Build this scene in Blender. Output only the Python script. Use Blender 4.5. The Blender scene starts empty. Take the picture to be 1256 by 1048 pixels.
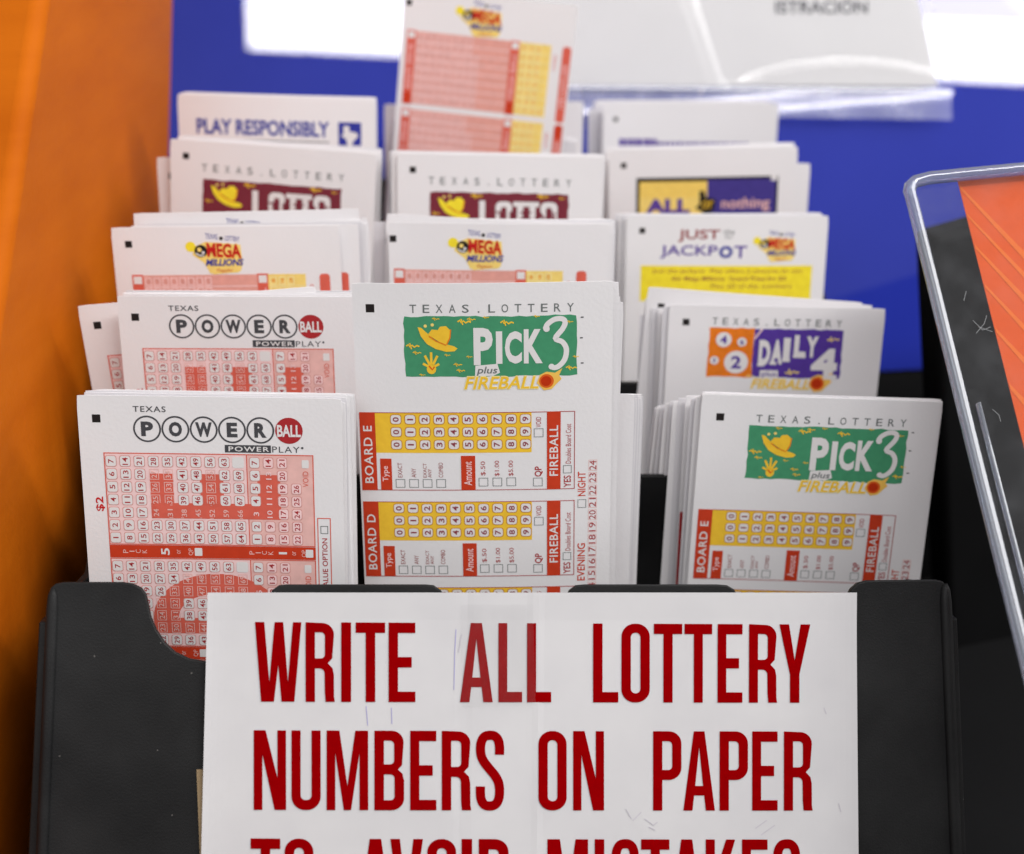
import bpy, bmesh, math, random
from mathutils import Vector, Matrix
R = math.radians
random.seed(7)
sc = bpy.context.scene
COL = sc.collection

# ------------------------------------------------------------------ camera
F = 1980.0                      # focal length in pixels of a 1256 x 1048 frame
CX, CY = 628.0, 524.0
CAM_H, PITCH = 0.36, 21.0
cam_d = bpy.data.cameras.new('camera')
cam = bpy.data.objects.new('camera', cam_d); COL.objects.link(cam)
cam.location = (0, 0, CAM_H); cam.rotation_euler = (R(90 - PITCH), 0, 0)
cam_d.sensor_width = 36.0; cam_d.lens = F / 1256 * 36.0
cam_d.clip_start = 0.01; cam_d.clip_end = 50
cam_d.dof.use_dof = True; cam_d.dof.focus_distance = 0.512; cam_d.dof.aperture_fstop = 8.3
sc.camera = cam
CAM = Matrix.Translation((0, 0, CAM_H)) @ Matrix.Rotation(R(90 - PITCH), 4, 'X')

def pt(px, py, d):              # a point d metres along the view axis, in world space
    return CAM @ Vector(((px - CX) / F * d, (CY - py) / F * d, -d))

# ------------------------------------------------------------------ light
w = bpy.data.worlds.new('World'); sc.world = w; w.use_nodes = True
bg = w.node_tree.nodes['Background']
bg.inputs[0].default_value = (1.0, 0.985, 0.98, 1); bg.inputs[1].default_value = 0.34
sc.view_settings.view_transform = 'Standard'; sc.view_settings.look = 'None'
sc.view_settings.exposure = 0.19; sc.view_settings.gamma = 1.0
sc.view_settings.use_curve_mapping = False
try:
    sc.cycles.use_denoising = True; sc.cycles.use_adaptive_sampling = True; sc.cycles.adaptive_threshold = 0.02
    sc.cycles.max_bounces = 10; sc.cycles.transparent_max_bounces = 24
    sc.cycles.caustics_reflective = False; sc.cycles.caustics_refractive = False
except Exception: pass

def frame(px, py, d, roll=0.0, tilt=0.0, yaw=0.0):
    """Matrix with origin at the pixel's point: x right, y up the sheet, z out towards the viewer.
    roll: degrees the top edge falls to the right; tilt: top leans to the viewer; yaw: right side further."""
    m = Matrix.Rotation(R(-roll), 4, 'Z') @ Matrix.Rotation(R(yaw), 4, 'Y') @ Matrix.Rotation(R(tilt), 4, 'X')
    m = CAM.to_3x3().to_4x4() @ m
    m.translation = pt(px, py, d)
    return m
def frame2(ax, ay, ad, bx, by, bd, tilt):
    a, b = pt(ax, ay, ad), pt(bx, by, bd)
    x = (b - a).normalized(); up = CAM.to_3x3() @ Vector((0, 1, 0))
    y = (up - x * up.dot(x)).normalized()
    y = Matrix.Rotation(R(tilt), 3, x) @ y
    z = x.cross(y)
    m = Matrix((x, y, z)).transposed().to_4x4(); m.translation = a
    return m, (b - a).length
def to_local(m, px, py):        # where the line of sight through a pixel meets the plane z = 0 of m
    o = CAM.translation; dr = pt(px, py, 1.0) - o
    n = m.to_3x3() @ Vector((0, 0, 1))
    t = (m.translation - o).dot(n) / dr.dot(n)
    return m.inverted() @ (o + dr * t)

# blue panel frame first: the long ceiling fixture that shows as a reflection in it is set from it
PANEL, PANEL_W = frame2(150, 60, 0.758, 1400, 60, 0.868, -6)
def mirrored(px, py, dist):
    o = CAM.translation; n = (PANEL.to_3x3() @ Vector((0, 0, 1))).normalized()
    p = PANEL @ to_local(PANEL, px, py)
    r = (p - o).normalized(); r = r - 2 * r.dot(n) * n
    return p + r * dist
def area(name, loc, x_dir, nrm, sx, sy, power, col):
    l = bpy.data.lights.new(name, 'AREA'); l.shape = 'RECTANGLE'; l.size = sx; l.size_y = sy
    l.energy = power; l.color = col
    o = bpy.data.objects.new(name, l); COL.objects.link(o)
    z = -nrm.normalized(); x = (x_dir - z * x_dir.dot(z)).normalized(); y = z.cross(x)
    m = Matrix((x, y, z)).transposed().to_4x4(); m.translation = loc
    o.matrix_world = m
    return o
LD = 2.3
pa, pb = mirrored(284, 36, LD), mirrored(1330, 58, LD)
pt_, pb_ = mirrored(800, 12, LD), mirrored(800, 80, LD)
ctr = (pa + pb) / 2; tgt = pt(628, 500, 0.55)
area('ceiling_light', ctr, pb - pa, tgt - ctr, (pb - pa).length, (pt_ - pb_).length, 19, (1, 0.985, 0.97))
pc, pd = mirrored(284, -32, LD), mirrored(1330, -10, LD)
c2 = (pc + pd) / 2
area('fixture_side', c2, pd - pc, tgt - c2, (pd - pc).length, (pt_ - pb_).length, 9, (1, 0.95, 0.92))
area('overhead_light', Vector((-0.25, 0.05, 1.75)), Vector((1, 0, 0)), Vector((0.2, 0.5, -1.5)), 1.3, 0.7, 2.5, (1, 0.985, 0.97))
area('front_fill', Vector((-0.40, -1.3, 1.45)), Vector((1, 0, 0)), Vector((0.4, 1.85, -1.2)), 1.5, 0.6, 8, (1, 0.985, 0.975))  # added lamp, unseen: lights the slips frontally, clear of the panel's reflection
area('partition_fill', Vector((1.30, 0.62, 1.45)), Vector((0, 1, 0)), Vector((-1.4, -0.05, -1.2)), 1.2, 1.6, 27, (1, 0.985, 0.975))  # added lamp, unseen: brightens the inner face of the orange partition

# ------------------------------------------------------------------ materials
def lin(c): return tuple((v / 12.92 if v <= 0.04045 else ((v + 0.055) / 1.055) ** 2.4) for v in (x / 255 for x in c))
MATS = {}
def nodes(name):
    m = bpy.data.materials.new(name); m.use_nodes = True
    t = m.node_tree; return m, t, t.nodes['Principled BSDF']
def new_mat(name, rgb, rough=0.6, var=0.06, scale=60.0, bump=0.0, bscale=400.0, coat=0.0, spec=0.3, gain=1.0):
    m, t, b = nodes(name)
    c = [min(0.95, v * gain) for v in lin(rgb)]
    tc = t.nodes.new('ShaderNodeTexCoord')
    nz = t.nodes.new('ShaderNodeTexNoise'); nz.inputs['Scale'].default_value = scale; nz.inputs['Detail'].default_value = 5
    t.links.new(tc.outputs['Object'], nz.inputs['Vector'])
    r = t.nodes.new('ShaderNodeValToRGB')
    r.color_ramp.elements[0].position = 0.3; r.color_ramp.elements[1].position = 0.7
    r.color_ramp.elements[0].color = (*[v * (1 - var) for v in c], 1)
    r.color_ramp.elements[1].color = (*[min(0.97, v * (1 + var)) for v in c], 1)
    t.links.new(nz.outputs['Fac'], r.inputs['Fac']); t.links.new(r.outputs['Color'], b.inputs['Base Color'])
    b.inputs['Roughness'].default_value = rough; b.inputs['Specular IOR Level'].default_value = spec
    if coat: b.inputs['Coat Weight'].default_value = coat; b.inputs['Coat Roughness'].default_value = 0.04
    if bump:
        n2 = t.nodes.new('ShaderNodeTexNoise'); n2.inputs['Scale'].default_value = bscale; n2.inputs['Detail'].default_value = 4
        t.links.new(tc.outputs['Object'], n2.inputs['Vector'])
        bp = t.nodes.new('ShaderNodeBump'); bp.inputs['Strength'].default_value = bump; bp.inputs['Distance'].default_value = 0.0004
        t.links.new(n2.outputs['Fac'], bp.inputs['Height']); t.links.new(bp.outputs['Normal'], b.inputs['Normal'])
    MATS[name] = m
    return m
def ink(name, rgb, var=0.06): return new_mat(name, rgb, rough=0.7, var=var, scale=350, spec=0.08, gain=1.1)
paper = new_mat('slip_paper', (236, 234, 236), rough=0.75, var=0.012, scale=30, bump=0.12, bscale=900, spec=0.15)
paper_b = new_mat('slip_paper_grey', (222, 220, 224), rough=0.75, var=0.02, scale=30, spec=0.15)
new_mat('slip_paper_pink', (206, 160, 150), rough=0.75, var=0.03, scale=30, spec=0.15)
white = new_mat('white', (232, 229, 229), rough=0.7, var=0.01, spec=0.15)
for n, c in dict(black=(38, 34, 34), dark=(72, 72, 76), grey=(108, 113, 113), red=(196, 62, 36), salmon=(212, 98, 82), pink=(228, 182, 176),
                 pale=(240, 204, 204), brick=(166, 46, 50), gold=(240, 192, 58), yellow=(244, 216, 54), green=(70, 144, 106), maroon=(120, 48, 60),
                 blue=(52, 58, 150), purple=(84, 58, 150), navy=(68, 58, 132), orange=(226, 122, 36), flame=(250, 190, 90), ball=(188, 52, 18), crimson=(192, 36, 36),
                 signred=(128, 0, 3), coral=(220, 158, 147), ember=(216, 96, 36), brown=(150, 70, 70), sand=(238, 208, 118), digit=(140, 62, 72), umber=(190, 128, 60), rose=(208, 148, 142), cream=(246, 222, 160)).items():
    ink(n, c)
MATS['signred'].node_tree.nodes['Principled BSDF'].inputs['Specular IOR Level'].default_value = 0.0

def black_plastic():
    m, t, b = nodes('black_plastic')
    tc = t.nodes.new('ShaderNodeTexCoord')
    v = t.nodes.new('ShaderNodeTexVoronoi'); v.inputs['Scale'].default_value = 210
    nz = t.nodes.new('ShaderNodeTexNoise'); nz.inputs['Scale'].default_value = 25; nz.inputs['Detail'].default_value = 6
    t.links.new(tc.outputs['Object'], v.inputs['Vector']); t.links.new(tc.outputs['Object'], nz.inputs['Vector'])
    # sparse dust specks: near a few cell centres only
    lt = t.nodes.new('ShaderNodeMath'); lt.operation = 'LESS_THAN'; lt.inputs[1].default_value = 0.06
    t.links.new(v.outputs['Distance'], lt.inputs[0])
    sep = t.nodes.new('ShaderNodeSeparateColor'); t.links.new(v.outputs['Color'], sep.inputs[0])
    gt = t.nodes.new('ShaderNodeMath'); gt.operation = 'GREATER_THAN'; gt.inputs[1].default_value = 0.80
    t.links.new(sep.outputs[0], gt.inputs[0])
    mul = t.nodes.new('ShaderNodeMath'); mul.operation = 'MULTIPLY'
    t.links.new(lt.outputs[0], mul.inputs[0]); t.links.new(gt.outputs[0], mul.inputs[1])
    r = t.nodes.new('ShaderNodeValToRGB')
    r.color_ramp.elements[0].position = 0.35; r.color_ramp.elements[1].position = 0.75
    r.color_ramp.elements[0].color = (0.0065, 0.0065, 0.007, 1); r.color_ramp.elements[1].color = (0.018, 0.018, 0.0185, 1)
    t.links.new(nz.outputs['Fac'], r.inputs['Fac'])
    mx = t.nodes.new('ShaderNodeMix'); mx.data_type = 'RGBA'
    t.links.new(mul.outputs[0], mx.inputs['Factor']); t.links.new(r.outputs['Color'], mx.inputs['A'])
    mx.inputs['B'].default_value = (0.10, 0.095, 0.09, 1)
    t.links.new(mx.outputs['Result'], b.inputs['Base Color'])
    b.inputs['Roughness'].default_value = 0.45; b.inputs['Specular IOR Level'].default_value = 0.16
    n2 = t.nodes.new('ShaderNodeTexNoise'); n2.inputs['Scale'].default_value = 1500
    t.links.new(tc.outputs['Object'], n2.inputs['Vector'])
    bp = t.nodes.new('ShaderNodeBump'); bp.inputs['Strength'].default_value = 0.25; bp.inputs['Distance'].default_value = 0.0003
    t.links.new(n2.outputs['Fac'], bp.inputs['Height']); t.links.new(bp.outputs['Normal'], b.inputs['Normal'])
    rr = t.nodes.new('ShaderNodeMapRange'); rr.inputs['From Min'].default_value = 0.3; rr.inputs['From Max'].default_value = 0.7
    rr.inputs['To Min'].default_value = 0.36; rr.inputs['To Max'].default_value = 0.58
    n4 = t.nodes.new('ShaderNodeTexNoise'); n4.inputs['Scale'].default_value = 60; n4.inputs['Detail'].default_value = 8; n4.inputs['Roughness'].default_value = 0.7
    t.links.new(tc.outputs['Object'], n4.inputs['Vector']); t.links.new(n4.outputs['Fac'], rr.inputs['Value']); t.links.new(rr.outputs[0], b.inputs['Roughness'])
    MATS['black_plastic'] = m
black_plastic()
new_mat('matte_black', (12, 12, 13), rough=0.8, var=0.2, scale=20, spec=0.08)
new_mat('counter_black', (14, 14, 15), rough=0.7, var=0.15, scale=14, spec=0.08)
new_mat('tan_tape', (150, 128, 96), rough=0.5, var=0.1, scale=80)

def orange_laminate():
    m, t, b = nodes('orange_laminate')
    tc = t.nodes.new('ShaderNodeTexCoord')
    mp = t.nodes.new('ShaderNodeMapping'); mp.inputs['Scale'].default_value = (1, 3.0, 12.0)
    t.links.new(tc.outputs['Object'], mp.inputs['Vector'])
    nz = t.nodes.new('ShaderNodeTexNoise'); nz.inputs['Scale'].default_value = 3.5; nz.inputs['Detail'].default_value = 7; nz.inputs['Roughness'].default_value = 0.62
    t.links.new(mp.outputs['Vector'], nz.inputs['Vector'])
    n3 = t.nodes.new('ShaderNodeTexNoise'); n3.inputs['Scale'].default_value = 420; n3.inputs['Detail'].default_value = 3
    t.links.new(tc.outputs['Object'], n3.inputs['Vector'])
    r = t.nodes.new('ShaderNodeValToRGB')
    r.color_ramp.elements[0].position = 0.28; r.color_ramp.elements[1].position = 0.74
    r.color_ramp.elements[0].color = (0.40, 0.085, 0.003, 1); r.color_ramp.elements[1].color = (0.50, 0.120, 0.005, 1)
    t.links.new(nz.outputs['Fac'], r.inputs['Fac']); t.links.new(r.outputs['Color'], b.inputs['Base Color'])
    b.inputs['Roughness'].default_value = 0.5; b.inputs['Specular IOR Level'].default_value = 0.03
    bp = t.nodes.new('ShaderNodeBump'); bp.inputs['Strength'].default_value = 0.16; bp.inputs['Distance'].default_value = 0.0006
    t.links.new(n3.outputs['Fac'], bp.inputs['Height']); t.links.new(bp.outputs['Normal'], b.inputs['Normal'])
    MATS['orange_laminate'] = m
orange_laminate()

def blue_gloss():
    m, t, b = nodes('blue_gloss')
    tc = t.nodes.new('ShaderNodeTexCoord')
    nz = t.nodes.new('ShaderNodeTexNoise'); nz.inputs['Scale'].default_value = 9; nz.inputs['Detail'].default_value = 6
    t.links.new(tc.outputs['Object'], nz.inputs['Vector'])
    r = t.nodes.new('ShaderNodeValToRGB')
    r.color_ramp.elements[0].position = 0.3; r.color_ramp.elements[1].position = 0.7
    r.color_ramp.elements[0].color = (0.014, 0.024, 0.25, 1); r.color_ramp.elements[1].color = (0.019, 0.030, 0.28, 1)
    t.links.new(nz.outputs['Fac'], r.inputs['Fac']); t.links.new(r.outputs['Color'], b.inputs['Base Color'])
    b.inputs['Roughness'].default_value = 0.6; b.inputs['Specular IOR Level'].default_value = 0.0
    b.inputs['Coat Weight'].default_value = 0.9; b.inputs['Coat Roughness'].default_value = 0.012; b.inputs['Coat IOR'].default_value = 1.55
    n2 = t.nodes.new('ShaderNodeTexNoise'); n2.inputs['Scale'].default_value = 14
    t.links.new(tc.outputs['Object'], n2.inputs['Vector'])
    bp = t.nodes.new('ShaderNodeBump'); bp.inputs['Strength'].default_value = 0.02; bp.inputs['Distance'].default_value = 0.0006
    t.links.new(n2.outputs['Fac'], bp.inputs['Height']); t.links.new(bp.outputs['Normal'], b.inputs['Coat Normal'])
    MATS['blue_gloss'] = m
blue_gloss()

def clear(name, tint=(1, 1, 1), haze=0.0, rough=0.06, ior=1.5, haze_col=(0.7, 0.72, 0.8), spots=0.0):
    """Clear film: what lies behind shows through, a Fresnel share is reflected, a little dusty haze."""
    m = bpy.data.materials.new(name); m.use_nodes = True; t = m.node_tree
    for n in list(t.nodes): t.nodes.remove(n)
    out = t.nodes.new('ShaderNodeOutputMaterial')
    tr = t.nodes.new('ShaderNodeBsdfTransparent'); tr.inputs[0].default_value = (*tint, 1)
    gl = t.nodes.new('ShaderNodeBsdfGlossy'); gl.inputs['Roughness'].default_value = rough
    df = t.nodes.new('ShaderNodeBsdfDiffuse'); df.inputs[0].default_value = (*haze_col, 1)
    lw = t.nodes.new('ShaderNodeLayerWeight'); lw.inputs['Blend'].default_value = 0.5
    pw = t.nodes.new('ShaderNodeMath'); pw.operation = 'POWER'; pw.inputs[1].default_value = 5.0
    f0 = ((ior - 1) / (ior + 1)) ** 2
    fr = t.nodes.new('ShaderNodeMath'); fr.operation = 'MULTIPLY_ADD'; fr.inputs[1].default_value = 1 - f0; fr.inputs[2].default_value = f0
    t.links.new(lw.outputs['Facing'], pw.inputs[0]); t.links.new(pw.outputs[0], fr.inputs[0])
    m1 = t.nodes.new('ShaderNodeMixShader'); m2 = t.nodes.new('ShaderNodeMixShader')
    t.links.new(tr.outputs[0], m1.inputs[1]); t.links.new(df.outputs[0], m1.inputs[2])
    m1.inputs[0].default_value = haze
    if spots:
        tc = t.nodes.new('ShaderNodeTexCoord')
        nz = t.nodes.new('ShaderNodeTexNoise'); nz.inputs['Scale'].default_value = 55; nz.inputs['Detail'].default_value = 8; nz.inputs['Roughness'].default_value = 0.7
        t.links.new(tc.outputs['Object'], nz.inputs['Vector'])
        r = t.nodes.new('ShaderNodeMapRange'); r.inputs['From Min'].default_value = 0.45; r.inputs['From Max'].default_value = 0.8
        r.inputs['To Min'].default_value = haze; r.inputs['To Max'].default_value = haze + spots
        t.links.new(nz.outputs['Fac'], r.inputs['Value']); t.links.new(r.outputs[0], m1.inputs[0])
    t.links.new(fr.outputs[0], m2.inputs[0]); t.links.new(m1.outputs[0], m2.inputs[1]); t.links.new(gl.outputs[0], m2.inputs[2])
    t.links.new(m2.outputs[0], out.inputs['Surface'])
    MATS[name] = m
clear('clear_sleeve', haze=0.03, rough=0.10)
clear('sleeve_margin', haze=0.22, rough=0.14, spots=0.3, haze_col=(0.66, 0.68, 0.86))
clear('clear_tape', haze=0.006, rough=0.16, haze_col=(0.85, 0.82, 0.84))
clear('clear_acrylic', tint=(0.98, 0.98, 0.99), haze=0.008, rough=0.04, spots=0.025, haze_col=(0.6, 0.62, 0.66))
clear('acrylic_edge', tint=(0.62, 0.66, 0.74), haze=0.20, rough=0.12, ior=2.1, haze_col=(0.62, 0.66, 0.76))

# ------------------------------------------------------------------ helpers
def link(name, me, matrix=None, parent=None):
    o = bpy.data.objects.new(name, me); COL.objects.link(o)
    if parent is not None: o.parent = parent
    if matrix is not None:
        if parent is None: o.matrix_world = matrix
        else: o.matrix_basis = matrix
    return o
def tag(o, label=None, cat=None, group=None, kind=None):
    if label: o['label'] = label
    if cat: o['category'] = cat
    if group: o['group'] = group
    if kind: o['kind'] = kind
    return o
def empty(name, m):
    o = bpy.data.objects.new(name, None); COL.objects.link(o); o.empty_display_size = 0.01
    o.matrix_world = m
    return o
def mesh(name, verts, faces, mat, smooth=False):
    me = bpy.data.meshes.new(name); me.from_pydata(verts, [], faces); me.update()
    if mat: me.materials.append(MATS[mat])
    bm = bmesh.new(); bm.from_mesh(me); bmesh.ops.recalc_face_normals(bm, faces=bm.faces)
    bm.to_mesh(me); bm.free()
    if smooth:
        for p in me.polygons: p.use_smooth = True
    return me
def slab(name, outline, z0, z1, mat):      # outline: (x, y) list; a plate between z0 and z1
    n = len(outline)
    v = [(x, y, z1) for x, y in outline] + [(x, y, z0) for x, y in outline]
    f = [list(range(n)), list(range(2 * n - 1, n - 1, -1))] + [[i, i + n, (i + 1) % n + n, (i + 1) % n] for i in range(n)]
    return mesh(name, v, f, mat)
def bevel(o, wd, seg=2, ang=40):
    b = o.modifiers.new('bevel', 'BEVEL'); b.width = wd; b.segments = seg; b.limit_method = 'ANGLE'; b.angle_limit = R(ang)
    for p in o.data.polygons: p.use_smooth = True
    try:
        b.harden_normals = True
    except Exception: pass
    return o
def arc(cx, cy, r, a0, a1, n=8):
    return [(cx + r * math.cos(R(a0 + (a1 - a0) * i / n)), cy + r * math.sin(R(a0 + (a1 - a0) * i / n))) for i in range(n + 1)]
def rrect(x0, y0, x1, y1, r, n=4):
    return arc(x1 - r, y1 - r, r, 0, 90, n) + arc(x0 + r, y1 - r, r, 90, 180, n) + arc(x0 + r, y0 + r, r, 180, 270, n) + arc(x1 - r, y0 + r, r, 270, 360, n)

# ------------------------------------------------------------------ print on paper
_T = {}
def tmesh(body, bold=0.0, shear=0.0, space=1.0):
    k = (body, bold, shear, space)
    if k in _T: return _T[k]
    c = bpy.data.curves.new('lettering', 'FONT'); c.body = body; c.size = 1; c.offset = bold; c.shear = shear
    c.space_character = space; c.resolution_u = 3; c.fill_mode = 'FRONT'
    o = bpy.data.objects.new('lettering', c); COL.objects.link(o)
    dg = bpy.context.evaluated_depsgraph_get()
    me = bpy.data.meshes.new_from_object(o.evaluated_get(dg))
    vs = [(v.co.x, v.co.y) for v in me.vertices]; fs = [tuple(p.vertices) for p in me.polygons]
    bpy.data.objects.remove(o); bpy.data.curves.remove(c); bpy.data.meshes.remove(me)
    xs = [v[0] for v in vs] or [0, 1]; ys = [v[1] for v in vs] or [0, 1]
    x0, x1, y0, y1 = min(xs), max(xs), min(ys), max(ys)
    cxx, cyy = (x0 + x1) / 2, (y0 + y1) / 2
    _T[k] = ([(x - cxx, y - cyy) for x, y in vs], fs, max(x1 - x0, 1e-6), max(y1 - y0, 1e-6))
    return _T[k]

class Print:
    """Printed areas of a sheet, in millimetres from its top-left corner, u right and v down."""
    def __init__(self, bend, du=0.0, dv=0.0):
        self.b = bend; self.parts = {}; self.order = []; self.du = du; self.dv = dv; self.cur = None; self.bot = None
    def part(self, name, parent=None):
        if name in self.parts and self.parts[name]['closed'] is False and parent == self.parts[name]['parent']:
            pass
        key = name; i = 1
        while key in self.parts: i += 1; key = f'{name}#{i}'
        self.parts[key] = dict(v=[], f=[], m=[], mats=[], parent=parent, name=name, closed=False)
        self.order.append(key); self.cur = self.parts[key]; self.key = key
        return key
    us = None
    def add(self, vs, fs, mat, layer):
        if self.us: vs = [(self.us[0] - (self.us[0] - u) * self.us[1], v) for u, v in vs]
        p = self.cur; n = len(p['v'])
        if mat not in p['mats']: p['mats'].append(mat)
        mi = p['mats'].index(mat)
        if self.bot is not None:
            bo = self.bot
            fs = [f for f in fs if min(vs[i][1] for i in f) < bo]
            vs = [(a, min(b, bo)) for a, b in vs]
        for u, v in vs:
            p['v'].append(self.b(u + self.du, v + self.dv, 0.03 * layer))
        for f in fs: p['f'].append([i + n for i in f]); p['m'].append(mi)
    def rect(self, u0, v0, u1, v1, mat, layer=1, step=3.0, jag=0.0):
        nx = max(1, int((u1 - u0) / step)); ny = max(1, int((v1 - v0) / step)); vs = []; fs = []
        for j in range(ny + 1):
            for i in range(nx + 1):
                u = u0 + (u1 - u0) * i / nx; v = v0 + (v1 - v0) * j / ny
                if jag:
                    if i in (0, nx): u += random.uniform(-jag, jag)
                    if j in (0, ny): v += random.uniform(-jag, jag)
                vs.append((u, v))
        for j in range(ny):
            for i in range(nx):
                a = j * (nx + 1) + i; fs.append((a, a + nx + 1, a + nx + 2, a + 1))
        self.add(vs, fs, mat, layer)
    def frame(self, u0, v0, u1, v1, t, mat, layer=1):
        self.rect(u0, v0, u1, v0 + t, mat, layer); self.rect(u0, v1 - t, u1, v1, mat, layer)
        self.rect(u0, v0 + t, u0 + t, v1 - t, mat, layer); self.rect(u1 - t, v0 + t, u1, v1 - t, mat, layer)
    def poly(self, pts, mat, layer=1):
        n = len(pts); cx = sum(p[0] for p in pts) / n; cy = sum(p[1] for p in pts) / n
        self.add([(cx, cy)] + list(pts), [(0, i + 1, (i + 1) % n + 1) for i in range(n)], mat, layer)
    def circle(self, u, v, r, mat, layer=1, n=20, ry=None):
        ry = ry or r
        self.poly([(u + r * math.cos(6.2832 * i / n), v - ry * math.sin(6.2832 * i / n)) for i in range(n)], mat, layer)
    def ring(self, u, v, r, t, mat, layer=1, n=28):
        vs = []; fs = []
        for i in range(n):
            a = 6.2832 * i / n
            vs += [(u + r * math.cos(a), v - r * math.sin(a)), (u + (r - t) * math.cos(a), v - (r - t) * math.sin(a))]
        for i in range(n): a = 2 * i; b = 2 * ((i + 1) % n); fs.append((a, b, b + 1, a + 1))
        self.add(vs, fs, mat, layer)
    def stroke(self, pts, wd, mat, layer=1):
        vs = []; fs = []
        for i, (x, y) in enumerate(pts):
            a = pts[max(0, i - 1)]; b = pts[min(len(pts) - 1, i + 1)]
            dx, dy = b[0] - a[0], b[1] - a[1]; l = math.hypot(dx, dy) or 1
            vs += [(x - dy / l * wd / 2, y + dx / l * wd / 2), (x + dy / l * wd / 2, y - dx / l * wd / 2)]
        for i in range(len(pts) - 1): fs.append((2 * i, 2 * i + 1, 2 * i + 3, 2 * i + 2))
        self.add(vs, fs, mat, layer)
    def cell(self, u, v, wd, h, mat, layer=2, r=0.6):
        self.poly([(u + a, v + b) for a, b in rrect(-wd / 2, -h / 2, wd / 2, h / 2, r, 2)], mat, layer)
    def text(self, body, u0, v0, u1, v1, mat, layer=3, rot=0, bold=0.0, shear=0.0, space=1.0, slope=0.0):
        vs, fs, tw, th = tmesh(body, bold, shear, space)
        wd, h = u1 - u0, v1 - v0; cu, cv = (u0 + u1) / 2, (v0 + v1) / 2
        out = []
        if rot == 0: wd = min(wd, 1.5 * h / th * tw)
        else: h = min(h, 1.5 * wd / th * tw)           # a narrow figure keeps its shape
        for x, y in vs:
            if rot == 0: a, b = x / tw * wd, y / th * h
            else: a, b = -y / th * wd, x / tw * h      # reads upwards
            out.append((cu + a, cv - b + slope * a))
        self.add(out, fs, mat, layer)
    def spread(self, body, u0, v0, u1, v1, cw, mat, layer=3, bold=0.0, slope=0.0):   # letters set wide apart
        n = len(body)
        for i, ch in enumerate(body):
            if ch == ' ': continue
            c = u0 + cw / 2 + (u1 - u0 - cw) * i / (n - 1); dv = slope * (c - u0)
            if ch == '.': self.rect(c - .25, v1 - .5 + dv, c + .25, v1 + dv, mat, layer)
            else: self.text(ch, c - cw / 2 * (0.35 if ch == 'I' else 1), v0 + dv, c + cw / 2 * (0.35 if ch == 'I' else 1), v1 + dv, mat, layer, bold=bold)
    def build(self, root):
        objs = {}
        for k in self.order:
            p = self.parts[k]
            if not p['f']: continue
            me = bpy.data.meshes.new(p['name']); me.from_pydata(p['v'], [], p['f']); me.update()
            for m in p['mats']: me.materials.append(MATS[m])
            for q, i in zip(me.polygons, p['m']): q.material_index = i
            bm = bmesh.new(); bm.from_mesh(me)
            bmesh.ops.triangulate(bm, faces=[f for f in bm.faces if len(f.verts) > 4])
            bm.normal_update()
            bm.to_mesh(me); bm.free()
            par = objs.get(p['parent'], root) if p['parent'] else root
            objs[k] = link(p['name'], me, Matrix(), par)
        return objs

def make_bend(L, curl=0.0, lean=0.0, cx=41.0, wave=0.0):
    def b(u, v, z):             # millimetres in, metres out
        t = max(0.0, (L - v) / L)
        zz = curl * ((u - cx) / 41.0) ** 2 + lean * t * t + wave * math.sin(u / 26.0) * t ** 3
        return (u / 1000, -v / 1000, (zz + z) / 1000)
    return b
_S = {}
def sheet_mesh(L, curl, lean, th=0.22, mat='slip_paper', wave=0.0, W=82.0, corner=0.5):
    k = (L, curl, lean, th, mat, wave, W)
    if k in _S: return _S[k]
    b = make_bend(L, curl, lean, wave=wave); nx = 28; ny = max(2, int(L / 4)); vs = []; fs = []
    for s in (0, 1):
        for j in range(ny + 1):
            for i in range(nx + 1):
                u, v = W * i / nx, L * j / ny
                if j == 0 and i in (0, nx): u += corner * (0.5 if i == 0 else -0.5); v += corner * 0.4
                vs.append(b(u, v, -th * s))
    n = (nx + 1) * (ny + 1)
    for j in range(ny):
        for i in range(nx):
            a = j * (nx + 1) + i
            fs.append((a, a + nx + 1, a + nx + 2, a + 1)); fs.append((n + a, n + a + 1, n + a + nx + 2, n + a + nx + 1))
    for i in range(nx):
        fs.append((i, i + 1, n + i + 1, n + i)); c = ny * (nx + 1) + i; fs.append((c + 1, c, n + c, n + c + 1))
    for j in range(ny):
        c = j * (nx + 1); fs.append((c + nx + 1, c, n + c, n + c + nx + 1)); c += nx; fs.append((c, c + nx + 1, n + c + nx + 1, n + c))
    _S[k] = mesh('sheet', vs, fs, mat)
    return _S[k]

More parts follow.
